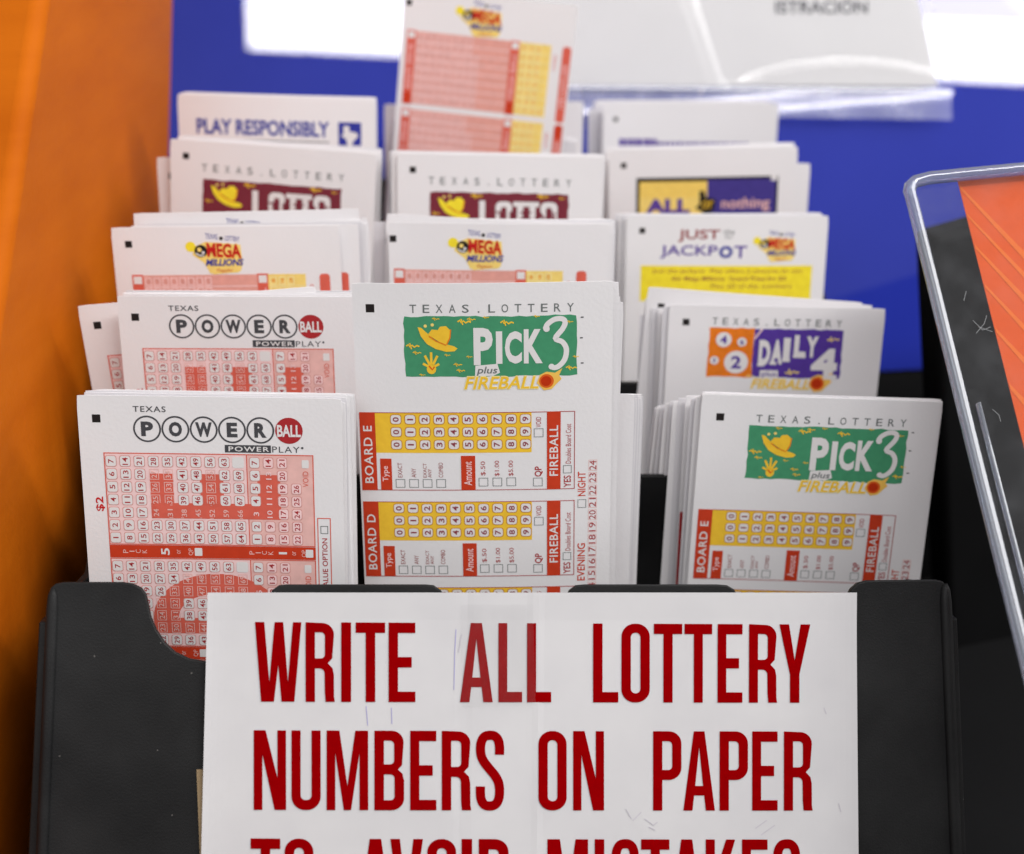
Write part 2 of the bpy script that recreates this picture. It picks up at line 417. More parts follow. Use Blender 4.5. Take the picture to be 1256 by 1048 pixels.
# ---- designs
def mark(p, u=4.4, v=6.2, s=2.6):
    p.part('corner_mark'); p.rect(u, v, u + s, v + s, 'black', 1)
CH = [(0, 0), (0.6, -0.5), (1.0, 0.2), (1.7, -0.3), (2.3, 0.3), (3.1, -0.2), (3.8, 0.1)]
def squiggle(p, u, v, s, mat, layer=3, flip=1):
    p.stroke([(u + a * s, v + b * s * flip) for a, b in CH], 0.45 * s, mat, layer)
    p.stroke([(u + 1.0 * s, v - 0.9 * s), (u + 1.5 * s, v + 0.9 * s)], 0.35 * s, mat, layer)
def hat(p, u, v, s, mat='gold', edge='orange'):
    """cowboy hat, u v = centre, s = scale (1 = 14 mm wide)"""
    br = [(-6.6, -4.2), (-5.4, -4.0), (-3.6, -1.6), (-0.6, 0.6), (2.4, 2.2), (5.6, 2.6), (6.8, 3.4), (5.8, 4.4), (3.0, 4.6), (-0.6, 3.6), (-3.6, 1.8), (-5.6, -1.0)]
    cr = [(-3.2, -1.6), (-1.8, -3.4), (0.2, -3.2), (1.0, -4.4), (3.0, -4.6), (4.4, -3.2), (4.2, -0.6), (3.0, 2.0), (0.6, 1.0)]
    p.poly([(u + a * s, v + b * s) for a, b in br], mat, 3); p.poly([(u + a * s, v + b * s) for a, b in cr], mat, 4)
    p.stroke([(u + a * s, v + b * s) for a, b in [(-2.8, -1.0), (-0.4, 0.8), (3.0, 2.2)]], 0.35 * s, edge, 5)
    p.stroke([(u + a * s, v + b * s) for a, b in [(4.6, -3.4), (4.3, -0.4), (3.2, 1.9)]], 0.4 * s, edge, 5)
    for a, b in ((-4.0, -4.6), (-1.6, -5.0)): p.circle(u + a * s, v + b * s, 0.6 * s, 'sand', 3, 8)
def hand(p, u, v, s):
    p.circle(u, v + 1.4 * s, 1.45 * s, 'gold', 3, 12, 1.6 * s)
    for a, l in ((-62, 2.9), (-26, 4.4), (0, 5.0), (26, 4.3), (62, 2.7)):
        x, y = math.sin(R(a)), -math.cos(R(a))
        p.stroke([(u + x * s, v + s + y * s), (u + x * l * s, v + s + y * l * s)], 0.75 * s, 'gold', 3)
    p.stroke([(u - 0.7 * s, v + 0.4 * s), (u + 0.3 * s, v + 1.6 * s), (u + 0.9 * s, v + 0.6 * s)], 0.5 * s, 'ember', 4)
def fireball(p, u0, v0, u1, v1, bu, bv, br):
    p.text('FIREBALL', u0 - .3, v0 - .3, u1 + .3, v1 + .3, 'cream', 4, bold=0.035, shear=0.25)
    p.text('FIREBALL', u0, v0, u1, v1, 'gold', 5, bold=0.012, shear=0.25)
    p.poly([(bu - br * 1.5, bv + br * .3), (bu - br, bv - br), (bu, bv - br * 1.5), (bu + br * 1.3, bv - br * 1.3), (bu + br * 2.4, bv - br * 2.0), (bu + br * 1.9, bv - br * .9),
            (bu + br * 2.3, bv - br * .3), (bu + br * 1.5, bv + br * .5), (bu + br * .8, bv + br * 1.3), (bu - br * .4, bv + br * 1.5)], 'flame', 4)
    p.circle(bu, bv, br * 1.12, 'ember', 5); p.circle(bu - .1, bv, br * .8, 'ball', 6)
def header(p, u0, u1, v0, v1, mat='grey', slope=0.0):
    p.part('heading'); p.spread('TEXAS.LOTTERY', u0, v0, u1, v1, 2.1, mat, 2, bold=0.004, slope=slope)

def d_powerball(p, full=True):
    mark(p)
    p.part('game_logo')
    p.text('TEXAS', 17.2, 3.3, 27.4, 5.2, 'dark', 2, bold=0.01, space=1.15)
    for c, ch in zip((21.3, 30.1, 38.9, 47.7, 56.5), 'POWER'):
        p.ring(c, 10.7, 4.35, 0.55, 'dark', 2)
        hw = {'W': 2.6, 'O': 2.05, 'E': 1.65}.get(ch, 1.9)
        p.text(ch, c - hw, 8.3, c + hw, 13.1, 'dark', 2, bold=0.05)
    p.part('ball_emblem', 'game_logo')
    p.circle(65.4, 10.7, 4.3, 'brick', 2, 28); p.text('BALL', 61.7, 8.8, 69.1, 12.7, 'white', 3, bold=0.03)
    p.part('game_name', 'game_logo')
    p.rect(45.2, 15.6, 59.6, 18.1, 'dark', 2); p.text('POWER', 46.2, 16.1, 59.2, 17.7, 'white', 3, bold=0.015, space=1.2)
    p.text('PLAY', 60.0, 15.9, 68.6, 17.9, 'dark', 2, space=1.15); p.circle(69.4, 16.3, .4, 'dark', 2, 8)
    p.part('price'); p.text('$2', 3.8, 33.3, 6.6, 38.2, 'crimson', 2, rot=1, bold=0.02)
    p.part('value_option_box'); p.frame(73.5, 39.5, 77.8, 92, .3, 'salmon', 2)
    p.frame(74.5, 42.2, 76.9, 44.9, .22, 'grey', 2); p.text('VALUE OPTION', 74.9, 46.4, 76.6, 64.5, 'brick', 2, rot=1, bold=0.01)
    for pi in (0, 1, 2):
        v0 = 18.8 + 35.4 * pi
        p.part('number_panel')
        p.rect(7.4, v0, 51.8, v0 + 30.5, 'pale', 1); p.rect(51.8, v0, 72.6, v0 + 30.5, 'pink', 1)
        p.frame(7.2, v0 - .2, 72.8, v0 + 30.7, .35, 'salmon', 2); p.rect(51.7, v0, 52.0, v0 + 30.5, 'salmon', 2)
        # the big letter of the panel lies turned on its side behind the numbers
        if pi != 1:
            for a, b in ((21.2, 28.6), (36.9, 44.3), (55.0, 62.2)): p.rect(a, v0 + 6.6, b, v0 + 16.4, 'salmon', 2)
            p.rect(21.2, v0 + 16.4, 62.2, v0 + 21.6, 'salmon', 3)
        else:
            n = 26; vs = []; fs = []
            for i in range(n + 1):
                a = math.pi * i / n; vs += [(41 - 21 * math.cos(a), v0 + 20.5 - 15.5 * math.sin(a)), (41 - 13 * math.cos(a), v0 + 20.5 - 8.5 * math.sin(a))]
            for i in range(n): fs.append((2 * i, 2 * i + 2, 2 * i + 3, 2 * i + 1))
            p.add(vs, fs, 'salmon', 2); p.rect(20, v0 + 20.5, 62, v0 + 26.0, 'salmon', 2)
        def hot(u, v):
            v -= v0
            if pi != 1: return (21 < u < 62.4 and 16 < v < 22) or (6 < v < 17 and any(a < u < b for a, b in ((21, 28.8), (36.7, 44.5), (54.8, 62.4))))
            e = ((u - 41) / 21) ** 2 + ((v - 20.5) / 15.5) ** 2; f = ((u - 41) / 13) ** 2 + ((v - 20.5) / 8.5) ** 2
            return (v < 20.6 and e < 1 and f > 1) or (20 < u < 62 and 20 < v < 26)
        for c in range(10):
            for r in range(7):
                n = 7 * c + 7 - r; u = 9.4 + 4.42 * c; v = v0 + 2.6 + 4.28 * r
                if n > 69:
                    p.cell(u, v, 3.7, 3.6, 'white', 3); continue
                h = hot(u, v)
                if not h: p.cell(u, v, 3.5, 3.75, 'rose', 3); p.cell(u, v, 3.1, 3.35, 'white', 4)
                p.text(str(n), u - .85, v - (.7 if n < 10 else 1.25), u + .85, v + (.7 if n < 10 else 1.25), 'pink' if h else 'brick', 5, rot=1, bold=.01)
                if h: p.frame(u - 1.5, v - 1.75, u + 1.5, v + 1.75, .2, 'pink', 3)
        for c in range(4):
            for r in range(7):
                n = 7 * c + 7 - r if c < 3 else 28 - r
                if c == 3 and r < 2: continue
                u = 54.3 + 4.3 * c; v = v0 + 2.6 + 4.28 * r; h = hot(u, v)
                if not h: p.cell(u, v, 3.3, 3.7, 'rose', 3); p.cell(u, v, 2.9, 3.3, 'pale' if c else 'white', 4)
                p.text(str(n), u - .85, v - (.7 if n < 10 else 1.25), u + .85, v + (.7 if n < 10 else 1.25), 'pale' if h else 'brick', 5, rot=1, bold=.01)
        p.cell(70.2, v0 + 2.8, 2.2, 2.7, 'white', 3, .3); p.text('VOID', 69.3, v0 + 5.2, 71.1, v0 + 10.4, 'salmon', 3, rot=1)
        p.part('pick_bar')
        p.rect(7.2, v0 + 30.8, 72.8, v0 + 35.1, 'red', 2); vm = v0 + 32.95
        for i, ch in enumerate('PICK'):
            p.text(ch, 12.2 + 2.0 * i - .8, vm - .6, 12.2 + 2.0 * i + .8, vm + .6, 'pink', 3, rot=1)
            p.text(ch, 52.4 + 2.0 * i - .8, vm - .6, 52.4 + 2.0 * i + .8, vm + .6, 'pink', 3, rot=1)
        p.text('5', 23.5, vm - 1.3, 26.2, vm + 1.3, 'white', 3, rot=1, bold=.02); p.text('1', 61.0, vm - 1.2, 63.6, vm + 1.2, 'white', 3, rot=1, bold=.02)
        for u in (28.5, 65.3): p.text('or', u, vm - .7, u + 1.2, vm + .7, 'pink', 3, rot=1)
        for u in (32.2, 68.3): p.text('QP', u, vm - 1.2, u + 1.6, vm + 1.2, 'pink', 3, rot=1)
        for u in (35.4, 70.8): p.cell(u, vm, 2.4, 2.7, 'white', 3, .25)

def d_pick3(p):
    mark(p, 4.2, 6.8, 2.7)
    header(p, 18, 69.6, 6.9, 9.6)
    p.part('game_logo'); p.rect(16, 10.8, 70.6, 30.8, 'green', 1, 2.2, jag=0.28)
    p.part('hat_emblem', 'game_logo'); hat(p, 26.5, 18.2, 0.93)
    p.part('hand_emblem', 'game_logo'); hand(p, 24.4, 26.8, 1.05)
    p.part('banner_marking', 'game_logo')
    for u, v, s in ((16.6, 20.6, 1.1), (18.6, 22.8, .7), (31.5, 26.8, .7), (32.4, 28.8, .7), (33, 12.6, 1.1), (36, 11.8, .7), (46.5, 13, 1.1), (67.5, 13, .5), (67.2, 28.3, .9), (25, 11.6, .6), (62, 30.4, .7), (41, 11.2, .5), (57, 11.0, .5), (20.5, 30.2, .5), (28.6, 23.6, .5), (69.4, 24.6, .5), (35.6, 24.2, .5)):
        squiggle(p, u, v, s, 'gold', 3)
    p.part('game_name', 'game_logo')
    p.text('P', 37.9, 14.6, 44.0, 27.0, 'white', 3, bold=.045); p.text('I', 45.0, 15.8, 47.0, 26.6, 'white', 3, bold=.03)
    p.text('C', 47.8, 15.8, 53.2, 26.6, 'white', 3, bold=.045); p.text('K', 53.8, 15.2, 59.8, 26.6, 'white', 3, bold=.045)
    pts = [(60.6, 15.3), (61.4, 13.6), (63.6, 12.1), (66.0, 12.0), (66.9, 13.2), (66.0, 15.4), (63.8, 18.4), (66.0, 19.6), (67.3, 22.0), (66.8, 25.4), (65.0, 27.6), (63.4, 28.2), (62.4, 27.6)]
    sm = []
    for i in range(len(pts) - 1):
        for k in range(4):
            t = k / 4; a = pts[max(0, i - 1)]; b = pts[i]; c = pts[i + 1]; d = pts[min(len(pts) - 1, i + 2)]
            sm.append(tuple(0.5 * (2 * b[j] + (c[j] - a[j]) * t + (2 * a[j] - 5 * b[j] + 4 * c[j] - d[j]) * t * t + (3 * b[j] - a[j] - 3 * c[j] + d[j]) * t ** 3) for j in (0, 1)))
    p.stroke(sm + [pts[-1]], 1.7, 'white', 3); p.circle(61.0, 15.2, 1.05, 'white', 4, 10); p.circle(62.6, 27.8, 1.0, 'white', 4, 10)
    p.part('feature_name', 'game_logo')
    p.poly([(38.4, 27.2), (45.4, 26.6), (46.2, 29.6), (44, 30.6), (38.2, 30.8)], 'white', 3)
    p.text('plus', 38.8, 27.5, 45.4, 30.5, 'grey', 5, shear=.2, bold=.01)
    fireball(p, 34.8, 30.9, 58.4, 35.0, 61.0, 32.6, 2.1)
    for u, v in ((71.8, 11.4), (71.6, 18.2), (71.9, 26.6)): p.rect(u, v, u + .9, v + .4, 'dark', 2)
    p.us = (70.2, 1.032)
    for k, nm in enumerate('EDC'):
        v0 = 43.0 + 31.2 * k
        p.part('number_board')
        p.frame(2.8, v0, 70.2, v0 + 27.2, .25, 'brick', 2); p.rect(2.8, v0, 7.7, v0 + 27.2, 'red', 3)
        p.text('BOARD ' + nm, 3.8, v0 + 4.6, 6.6, v0 + 24.6, 'white', 4, rot=1, bold=.012, space=1.1)
        p.rect(7.7, v0 + .25, 56.6, v0 + 14.0, 'gold', 1)
        for c in range(10):
            for r in range(3):
                u, v = 14.2 + 4.5 * c, v0 + 2.4 + 4.35 * r
                p.cell(u, v, 3.6, 3.5, 'umber', 2, .9); p.cell(u, v, 3.1, 3.0, 'white', 3, .75); p.text(str(c), u - .95, v - .8, u + .95, v + .8, 'digit', 4, rot=1, bold=.02)
        p.rect(8.8, v0 + 16.0, 12.4, v0 + 27.0, 'red', 3); p.text('Type', 9.4, v0 + 18.6, 11.7, v0 + 24.0, 'pale', 4, rot=1, bold=.01)
        p.rect(34.3, v0 + 15.0, 38.8, v0 + 27.0, 'red', 3); p.text('Amount', 35.2, v0 + 17.0, 37.7, v0 + 25.4, 'pale', 4, rot=1, bold=.01)
        for i, t in enumerate(('EXACT', 'ANY', 'EXACT/ANY', 'COMBO')):
            u = 15.0 + 4.3 * i; p.frame(u - 1.5, v0 + 23.2, u + 1.5, v0 + 26.2, .2, 'grey', 2)
            if i == 2:
                p.text('EXACT', u - 1.3, v0 + 17.6, u - .2, v0 + 22.6, 'brown', 2, rot=1); p.text('ANY', u + .2, v0 + 19.6, u + 1.3, v0 + 22.6, 'brown', 2, rot=1)
            else: p.text(t, u - .7, v0 + (19.4 if i == 1 else 17.4), u + .7, v0 + 22.6, 'brown', 2, rot=1)
        for i, t in enumerate(('$.50', '$1.00', '$5.00')):
            u = 41.3 + 4.4 * i; p.frame(u - 1.5, v0 + 22.8, u + 1.5, v0 + 25.8, .2, 'grey', 2)
            p.text(t, u - .8, v0 + 16.8, u + .8, v0 + 22.2, 'brick', 2, rot=1)
        p.frame(57.3, v0 + 5.8, 60.3, v0 + 8.8, .2, 'grey', 2); p.text('VOID', 58.0, v0 + 1.8, 59.6, v0 + 5.4, 'brick', 2, rot=1)
        p.frame(57.0, v0 + 23.0, 60.0, v0 + 26.0, .2, 'grey', 2); p.text('QP', 57.5, v0 + 19.0, 60.1, v0 + 22.6, 'brick', 2, rot=1, bold=.02)
        p.rect(61.4, v0, 65.7, v0 + 27.2, 'red', 3); p.text('FIREBALL', 62.2, v0 + 4.8, 64.9, v0 + 22.4, 'white', 4, rot=1, bold=.012, space=1.08)
        p.text('YES', 66.7, v0 + 22.4, 69.0, v0 + 26.6, 'brick', 2, rot=1, bold=.015); p.frame(66.5, v0 + 18.8, 69.2, v0 + 21.6, .2, 'grey', 2)
        p.text('Doubles Board Cost', 67.3, v0 + 4.4, 69.0, v0 + 18.2, 'brick', 2, rot=1)
    p.us = None; p.part('draw_options')
    p.text('NIGHT', 71.2, 64.2, 73.8, 72.8, 'red', 2, rot=1, bold=.012); p.frame(71.2, 74, 74, 77, .2, 'grey', 2)
    p.text('EVENING', 71.2, 89.8, 73.8, 103.5, 'red', 2, rot=1, bold=.012)
    for i in range(12):
        v = 62.0 + 4.4 * i; p.text(str(24 - i), 75.0, v - 1.6, 77.2, v + 1.6, 'brick', 2, rot=1); p.frame(74.7, v - 1.9, 77.5, v + 1.9, .16, 'pink', 2)

def mega_logo(p, u, v, s):
    """u v = top-left of a 20 x 15 mm logo, s = scale"""
    T = lambda a, b: (u + a * s, v + b * s)
    def tx(body, a0, b0, a1, b1, *k, **kw): p.text(body, *T(a0, b0), *T(a1, b1), *k, **kw)
    p.part('game_logo')
    p.poly([T(*q) for q in ((3, 5), (7, 3.2), (19.6, 4.4), (20, 12), (17.5, 14.8), (8, 15), (6, 11), (2, 8))], 'sand', 1)
    p.circle(*T(1.6, 5.0), 1.9 * s, 'yellow', 2); p.circle(*T(17.6, 12.8), 2.0 * s, 'sand', 2, 12)
    tx('TEXAS', 7.2, 0.2, 11.6, 2.2, 'blue', 2, slope=.1); p.circle(*T(12.8, 2.0), .8 * s, 'black', 2, 5); tx('LOTTERY', 14.2, 1.2, 19.4, 3.0, 'blue', 2, slope=.1)
    p.circle(*T(5.2, 6.6), 2.3 * s, 'black', 3); p.circle(*T(4.7, 6.1), .8 * s, 'sand', 4); p.circle(*T(6.0, 7.2), .55 * s, 'white', 4); p.stroke([T(3.4, 7.4), T(4.6, 8.2), T(6.2, 8.3)], .5 * s, 'white', 4)
    p.part('game_name', 'game_logo')
    tx('MEGA', 7.0, 3.6, 20.0, 9.4, 'flame', 2, bold=.06, slope=.06)
    tx('MEGA', 7.4, 3.9, 19.7, 9.1, 'crimson', 4, bold=.035, slope=.06)
    tx('MILLIONS', 6.6, 9.6, 20.4, 12.2, 'blue', 4, bold=.035, shear=.25)
    p.poly([T(*q) for q in ((8.2, 13.2), (17, 12.6), (18, 14.6), (9, 15.4))], 'sand', 3); tx('Megaplier', 10.4, 13.2, 16.4, 14.8, 'crimson', 4, shear=.2)
def d_mega(p, extra=False):
    mark(p, 4.6, 5.0, 2.5)
    mega_logo(p, 26.5, 2.4, 1.0)
    for k in range(3):
        v0 = 17.9 + 34 * k
        p.part('number_board')
        p.rect(6.0, v0, 55.3, v0 + 31.5, 'coral', 1); p.rect(55.3, v0, 69.0, v0 + 31.5, 'sand', 1)
        for u0, u1 in ((6.0, 10.0), (51.4, 55.3)):
            p.rect(u0, v0 - .3, u1, v0 + 31.8, 'salmon', 2); p.rect(u0 + .5, v0 + .4, u1 - .5, v0 + 3.2, 'white', 3)
            p.rect(u0 + .3, v0 + 26.5, u1 - .3, v0 + 31.8, 'red', 3)
            p.text('EASY PICK' if u0 < 20 else 'MEGA BALL', u0 + 1, v0 + 5, u1 - 1, v0 + 25, 'pale', 3, rot=1)
        for r in range(1, 8): p.rect(10.4, v0 + .35 + 3.85 * r, 51.0, v0 + .7 + 3.85 * r, 'pale', 2); p.rect(55.6, v0 + .35 + 3.85 * r, 68.8, v0 + .7 + 3.85 * r, 'cream', 2)
        for c in range(13):
            for r in range(8):
                n = 8 * c + 8 - r; u = 11.8 + 3.1 * c; v = v0 + 2.4 + 3.85 * r
                if n > 70: continue
                p.frame(u - 1.2, v - 1.5, u + 1.2, v + 1.5, .34, 'pale', 2); p.text(str(n), u - .6, v - .8, u + .6, v + .8, 'rose', 3, rot=1)
        for c in range(4):
            for r in range(8):
                n = 8 * c + 8 - r; u = 57.2 + 3.2 * c; v = v0 + 2.4 + 3.85 * r
                if n > 25: continue
                p.frame(u - 1.2, v - 1.5, u + 1.2, v + 1.5, .34, 'cream', 2); p.text(str(n), u - .6, v - .8, u + .6, v + .8, 'orange', 3, rot=1)
        p.text('VOID', 70.4, v0 + 3, 71.8, v0 + 12, 'salmon', 2, rot=1)
        p.part('side_bar')
        p.poly([(a, b) for a, b in rrect(74.0, v0, 77.8, v0 + 33, 1.2, 3)], 'salmon' if k == 0 else 'red', 2); p.rect(74.4, v0 + 6, 77.4, v0 + 27, 'salmon', 3)
        p.text('MEGAPLIER', 75, v0 + 6, 76.8, v0 + 28, 'pale', 4, rot=1)
def d_lotto(p):
    mark(p, 5.0, 5.2, 2.5)
    header(p, 12.6, 69.4, 9.2, 12.2)
    p.part('game_logo'); p.rect(13, 15.2, 68.6, 36, 'maroon', 1, 2.2, jag=.25)
    p.part('hat_emblem', 'game_logo'); hat(p, 22.5, 21.6, .95, 'yellow', 'orange')
    p.part('banner_marking', 'game_logo')
    for u, v, s in ((29.5, 16.6, 1.2), (56, 16.4, 1.2), (64.6, 17.0, .6), (14, 24, .8)): squiggle(p, u, v, s, 'gold', 3)
    p.part('game_name', 'game_logo')
    p.rect(32.8, 18.4, 35.2, 34, 'white', 3); p.rect(32.8, 30.5, 38.6, 34, 'white', 4)
    for a, b in ((39.4, 46.0), (57.4, 64.2)):
        p.poly(rrect(a, 18.6, b, 36, 2.2), 'white', 3); p.poly(rrect(a + 2.2, 20.8, b - 2.2, 34, 1.0), 'maroon', 4)
    for a in (47.0, 52.0):
        p.rect(a - .6, 18.6, a + 4.8, 20.6, 'white', 3); p.rect(a + 1.0, 20.6, a + 3.4, 34, 'white', 3)
    p.text('TEXAS', 39.6, 22.6, 63.6, 25.8, 'maroon', 6, bold=.04, space=1.5)
def d_play(p):
    p.part('heading'); p.text('PLAY RESPONSIBLY', 7.7, 9.6, 63.6, 16.2, 'blue', 2, bold=.03)
    p.rect(7.6, 18.0, 63.5, 18.5, 'grey', 2); p.text('1-800', 56, 21.6, 61.5, 22.6, 'grey', 2)
    p.part('state_badge'); p.rect(67.4, 9.6, 77, 19.4, 'blue', 2)
    p.poly([(69.6, 11.2), (72.0, 11.2), (72.0, 13.4), (75.2, 14.0), (75.6, 15.6), (73.6, 17.6), (73.2, 19.4), (71.2, 19.4), (70.6, 16.6), (68.4, 15.2), (69.6, 14.6)], 'white', 3)
    p.rect(68.0, 22.6, 77, 23.4, 'grey', 2)
def d_jackpot(p):
    mark(p, 5.2, 5.0, 2.4)
    p.part('heading')
    p.text('JUST', 20.6, 5.6, 38.6, 10.8, 'brown', 2, bold=.02); p.text('the', 39.6, 5.4, 44.0, 7.6, 'grey', 2, shear=.3); p.text('for', 40.2, 7.8, 43.6, 9.4, 'grey', 2, shear=.3)
    p.text('JACKP', 14.0, 12.2, 37.4, 17.8, 'purple', 2, bold=.015); p.text('O', 38.0, 12.4, 43.6, 17.6, 'blue', 2, bold=.05); p.text('T', 44.2, 12.4, 49.4, 17.6, 'purple', 2, bold=.015)
    mega_logo(p, 52.0, 6.0, .86)
    p.part('notice_band'); p.rect(6.2, 20.8, 76.6, 36, 'yellow', 1)
    p.text('Just the Jackpot  Play offers 2 chances to win', 11, 22.2, 72.6, 24.3, 'brown', 2)
    p.text('the Mega Millions  Grand Prize for $3', 19, 25.4, 66, 27.6, 'brown', 2, bold=.012); p.text('Play 20 of the numbers', 32, 28.6, 72, 30.8, 'brown', 2)
def d_allnothing(p):
    mark(p, 5.2, 5.8, 2.4)
    p.part('game_logo'); p.rect(12.0, 12.6, 74.0, 32, 'black', 1)
    p.rect(13.4, 14.4, 43.0, 32, 'sand', 2); p.rect(43.0, 13.8, 73.0, 32, 'navy', 2)
    for i in range(14): p.rect(14.4 + 2.1 * i, 14.4, 15.0 + 2.1 * i, 21.5, 'gold', 3)
    p.part('game_name', 'game_logo')
    p.text('ALL', 16.2, 22.0, 35.6, 28.6, 'purple', 4, bold=.05)
    p.poly([(39.6, 18.6), (42.0, 18.8), (42.4, 21.4), (46.8, 22.6), (46.4, 26.8), (44.2, 29.4), (42.2, 29.8), (40.8, 27.8), (38.0, 26.2), (39.8, 24.6)], 'black', 4)
    p.text('or', 41.0, 23.2, 45.8, 26.6, 'gold', 5); p.text('nothing', 49.4, 22.0, 70.6, 28.2, 'pink', 4, bold=.015)
    p.rect(70.8, 12.4, 73.4, 14.6, 'white', 4)
def d_daily(p):
    mark(p, 5.4, 5.6, 2.6)
    header(p, 16.7, 66, 4.9, 7.7)
    p.part('game_logo'); p.rect(15.8, 8.9, 33.0, 28.6, 'orange', 1, 2.2, jag=.25); p.rect(33.0, 8.9, 67.0, 28.6, 'purple', 1, 2.2, jag=.25)
    p.part('number_balls', 'game_logo')
    for u, v, r, t in ((21.5, 13.6, 3.0, '4'), (28.5, 14.4, 1.8, '6'), (18.4, 22.0, 1.7, '1'), (26.8, 22.6, 4.6, '2')):
        p.circle(u, v, r, 'white', 3, 22); p.text(t, u - r * .42, v - r * .55, u + r * .42, v + r * .55, 'purple', 4, bold=.03)
    p.part('banner_marking', 'game_logo')
    for u, v, s in ((61, 12.6, 1.2), (46, 26.2, 1.4), (31, 28, .8)): squiggle(p, u, v, s, 'sand', 3, -1)
    p.stroke([(33.4, 13), (34.6, 11), (36.0, 9)], .6, 'pale', 3)
    for i in range(26): p.circle(random.uniform(16.5, 32), random.uniform(9.6, 28), .3, 'ember', 2, 6)
    p.part('game_name', 'game_logo')
    for i, ch in enumerate('DAILY'):
        u = 35.2 + 4.65 * i - (0.6 if i > 2 else 0); wd = 2.6 if ch == 'I' else 4.5; v = 13.4 - (0, .2, 1.0, 2.2, 1.8)[i]
        p.text(ch, u, v, u + wd, v + 10.4 - .5 * i, 'white', 3, bold=.06)
        if ch in 'ILDA':
            p.rect(u - .2, v + 9.4 - .5 * i, u + (wd if ch in 'IL' else 2.2) + .2, v + 10.6 - .5 * i, 'white', 4)
    p.text('4', 55.6, 16.4, 65.6, 28.6, 'white', 3, bold=.06); p.rect(60.4, 27.0, 65.8, 28.8, 'white', 4)
    p.part('feature_name', 'game_logo')
    p.rect(36.2, 25.6, 43.2, 28.9, 'white', 4); p.text('plus', 37, 26.1, 42.6, 28.6, 'purple', 6, bold=.01)
    fireball(p, 33.2, 29.2, 55.6, 33.0, 58.6, 30.6, 2.4)
def d_fine(p):      # only the top of one bold heading shows over the slip below it
    mark(p, 5.0, 7.0, 2.0)
    p.part('heading')
    x = 8.0
    for wd in (2.6, 2.0, 2.2, 2.8, 1.2, 2.6, 2.2, 2.6, 2.2, 1.6, 2.0, 2.4, 1.4, 2.2, 2.4, 1.2, 2.4, 2.2, 2.2, 1.8, 2.2, 1.4, 2.4, 2.2, 2.4):
        if x < 24: p.poly([(x, 17.2), (x + wd * .4, 16.9), (x + wd, 17.6), (x + wd * .9, 20.6), (x, 20.4)], 'purple', 2)
        else: p.poly([(x, 18.6), (x + wd * .8, 18.4), (x + wd * .8, 20.4), (x, 20.4)], 'purple', 2)
        x += wd + .35
def d_mark(p): mark(p)
def d_megafar(p):
    mark(p, 4.6, 5.0, 2.5); mega_logo(p, 26.5, 2.4, 1.0)

# ------------------------------------------------------------------ the setting
def panel_quad(name, m, x0, x1, y0, y1, z0, z1, mat, parent=None):
    me = slab(name, [(x0, y0), (x1, y0), (x1, y1), (x0, y1)], z0, z1, mat)
    return link(name, me, m if parent is None else parent.matrix_world.inverted() @ m, parent)

cnt = link('counter', mesh('counter', [(-0.5, 0.0, -0.03), (0.6, 0.0, -0.03), (0.6, 1.2, -0.03), (-0.5, 1.2, -0.03), (-0.5, 0.0, -0.002), (0.6, 0.0, -0.002), (0.6, 1.2, -0.002), (-0.5, 1.2, -0.002)],
           [(0, 1, 2, 3), (4, 5, 6, 7), (0, 1, 5, 4), (1, 2, 6, 5), (2, 3, 7, 6), (3, 0, 4, 7)], 'counter_black'), Matrix())
tag(cnt, kind='structure')

bp_ = panel_quad('back_panel', PANEL, -0.03, PANEL_W + 0.15, -0.168, 0.16, -0.012, 0.0, 'blue_gloss')
tag(bp_, 'glossy royal blue panel standing behind the slip rack', 'panel')

pb_o = panel_quad('panel_shade', PANEL, -0.03, PANEL_W + 0.15, -0.38, -0.1685, -0.012, -0.001, 'matte_black')  # black slab stands in for the shade in the gap below the panel
tag(pb_o, 'black board standing in for the shade under the royal blue panel', 'board')

# orange side partition: inner face on a plane of constant x, front edge sloping back as it rises
XP = -0.161
def part_outline():
    a, b = (0.5053, CAM_H - 0.1290), (0.5753, CAM_H - 0.0596)
    sl = (b[0] - a[0]) / (b[1] - a[1])
    bot = (a[0] + sl * (0 - a[1]), 0.0); top = (a[0] + sl * (0.50 - a[1]), 0.50)
    return [bot, (0.98, 0.0), (0.98, 0.50), top]
ol = part_outline(); n = len(ol)
vs = [(XP, y, z) for y, z in ol] + [(XP - 0.05, y, z) for y, z in ol]
fs = [list(range(n)), list(range(2 * n - 1, n - 1, -1))] + [[i, i + n, (i + 1) % n + n, (i + 1) % n] for i in range(n)]
pt_o = link('side_partition', mesh('side_partition', vs, fs, 'orange_laminate'), Matrix())
bevel(pt_o, 0.006, 5)
tag(pt_o, 'orange wood grain partition with a rounded sloping front edge beside the rack', 'partition')

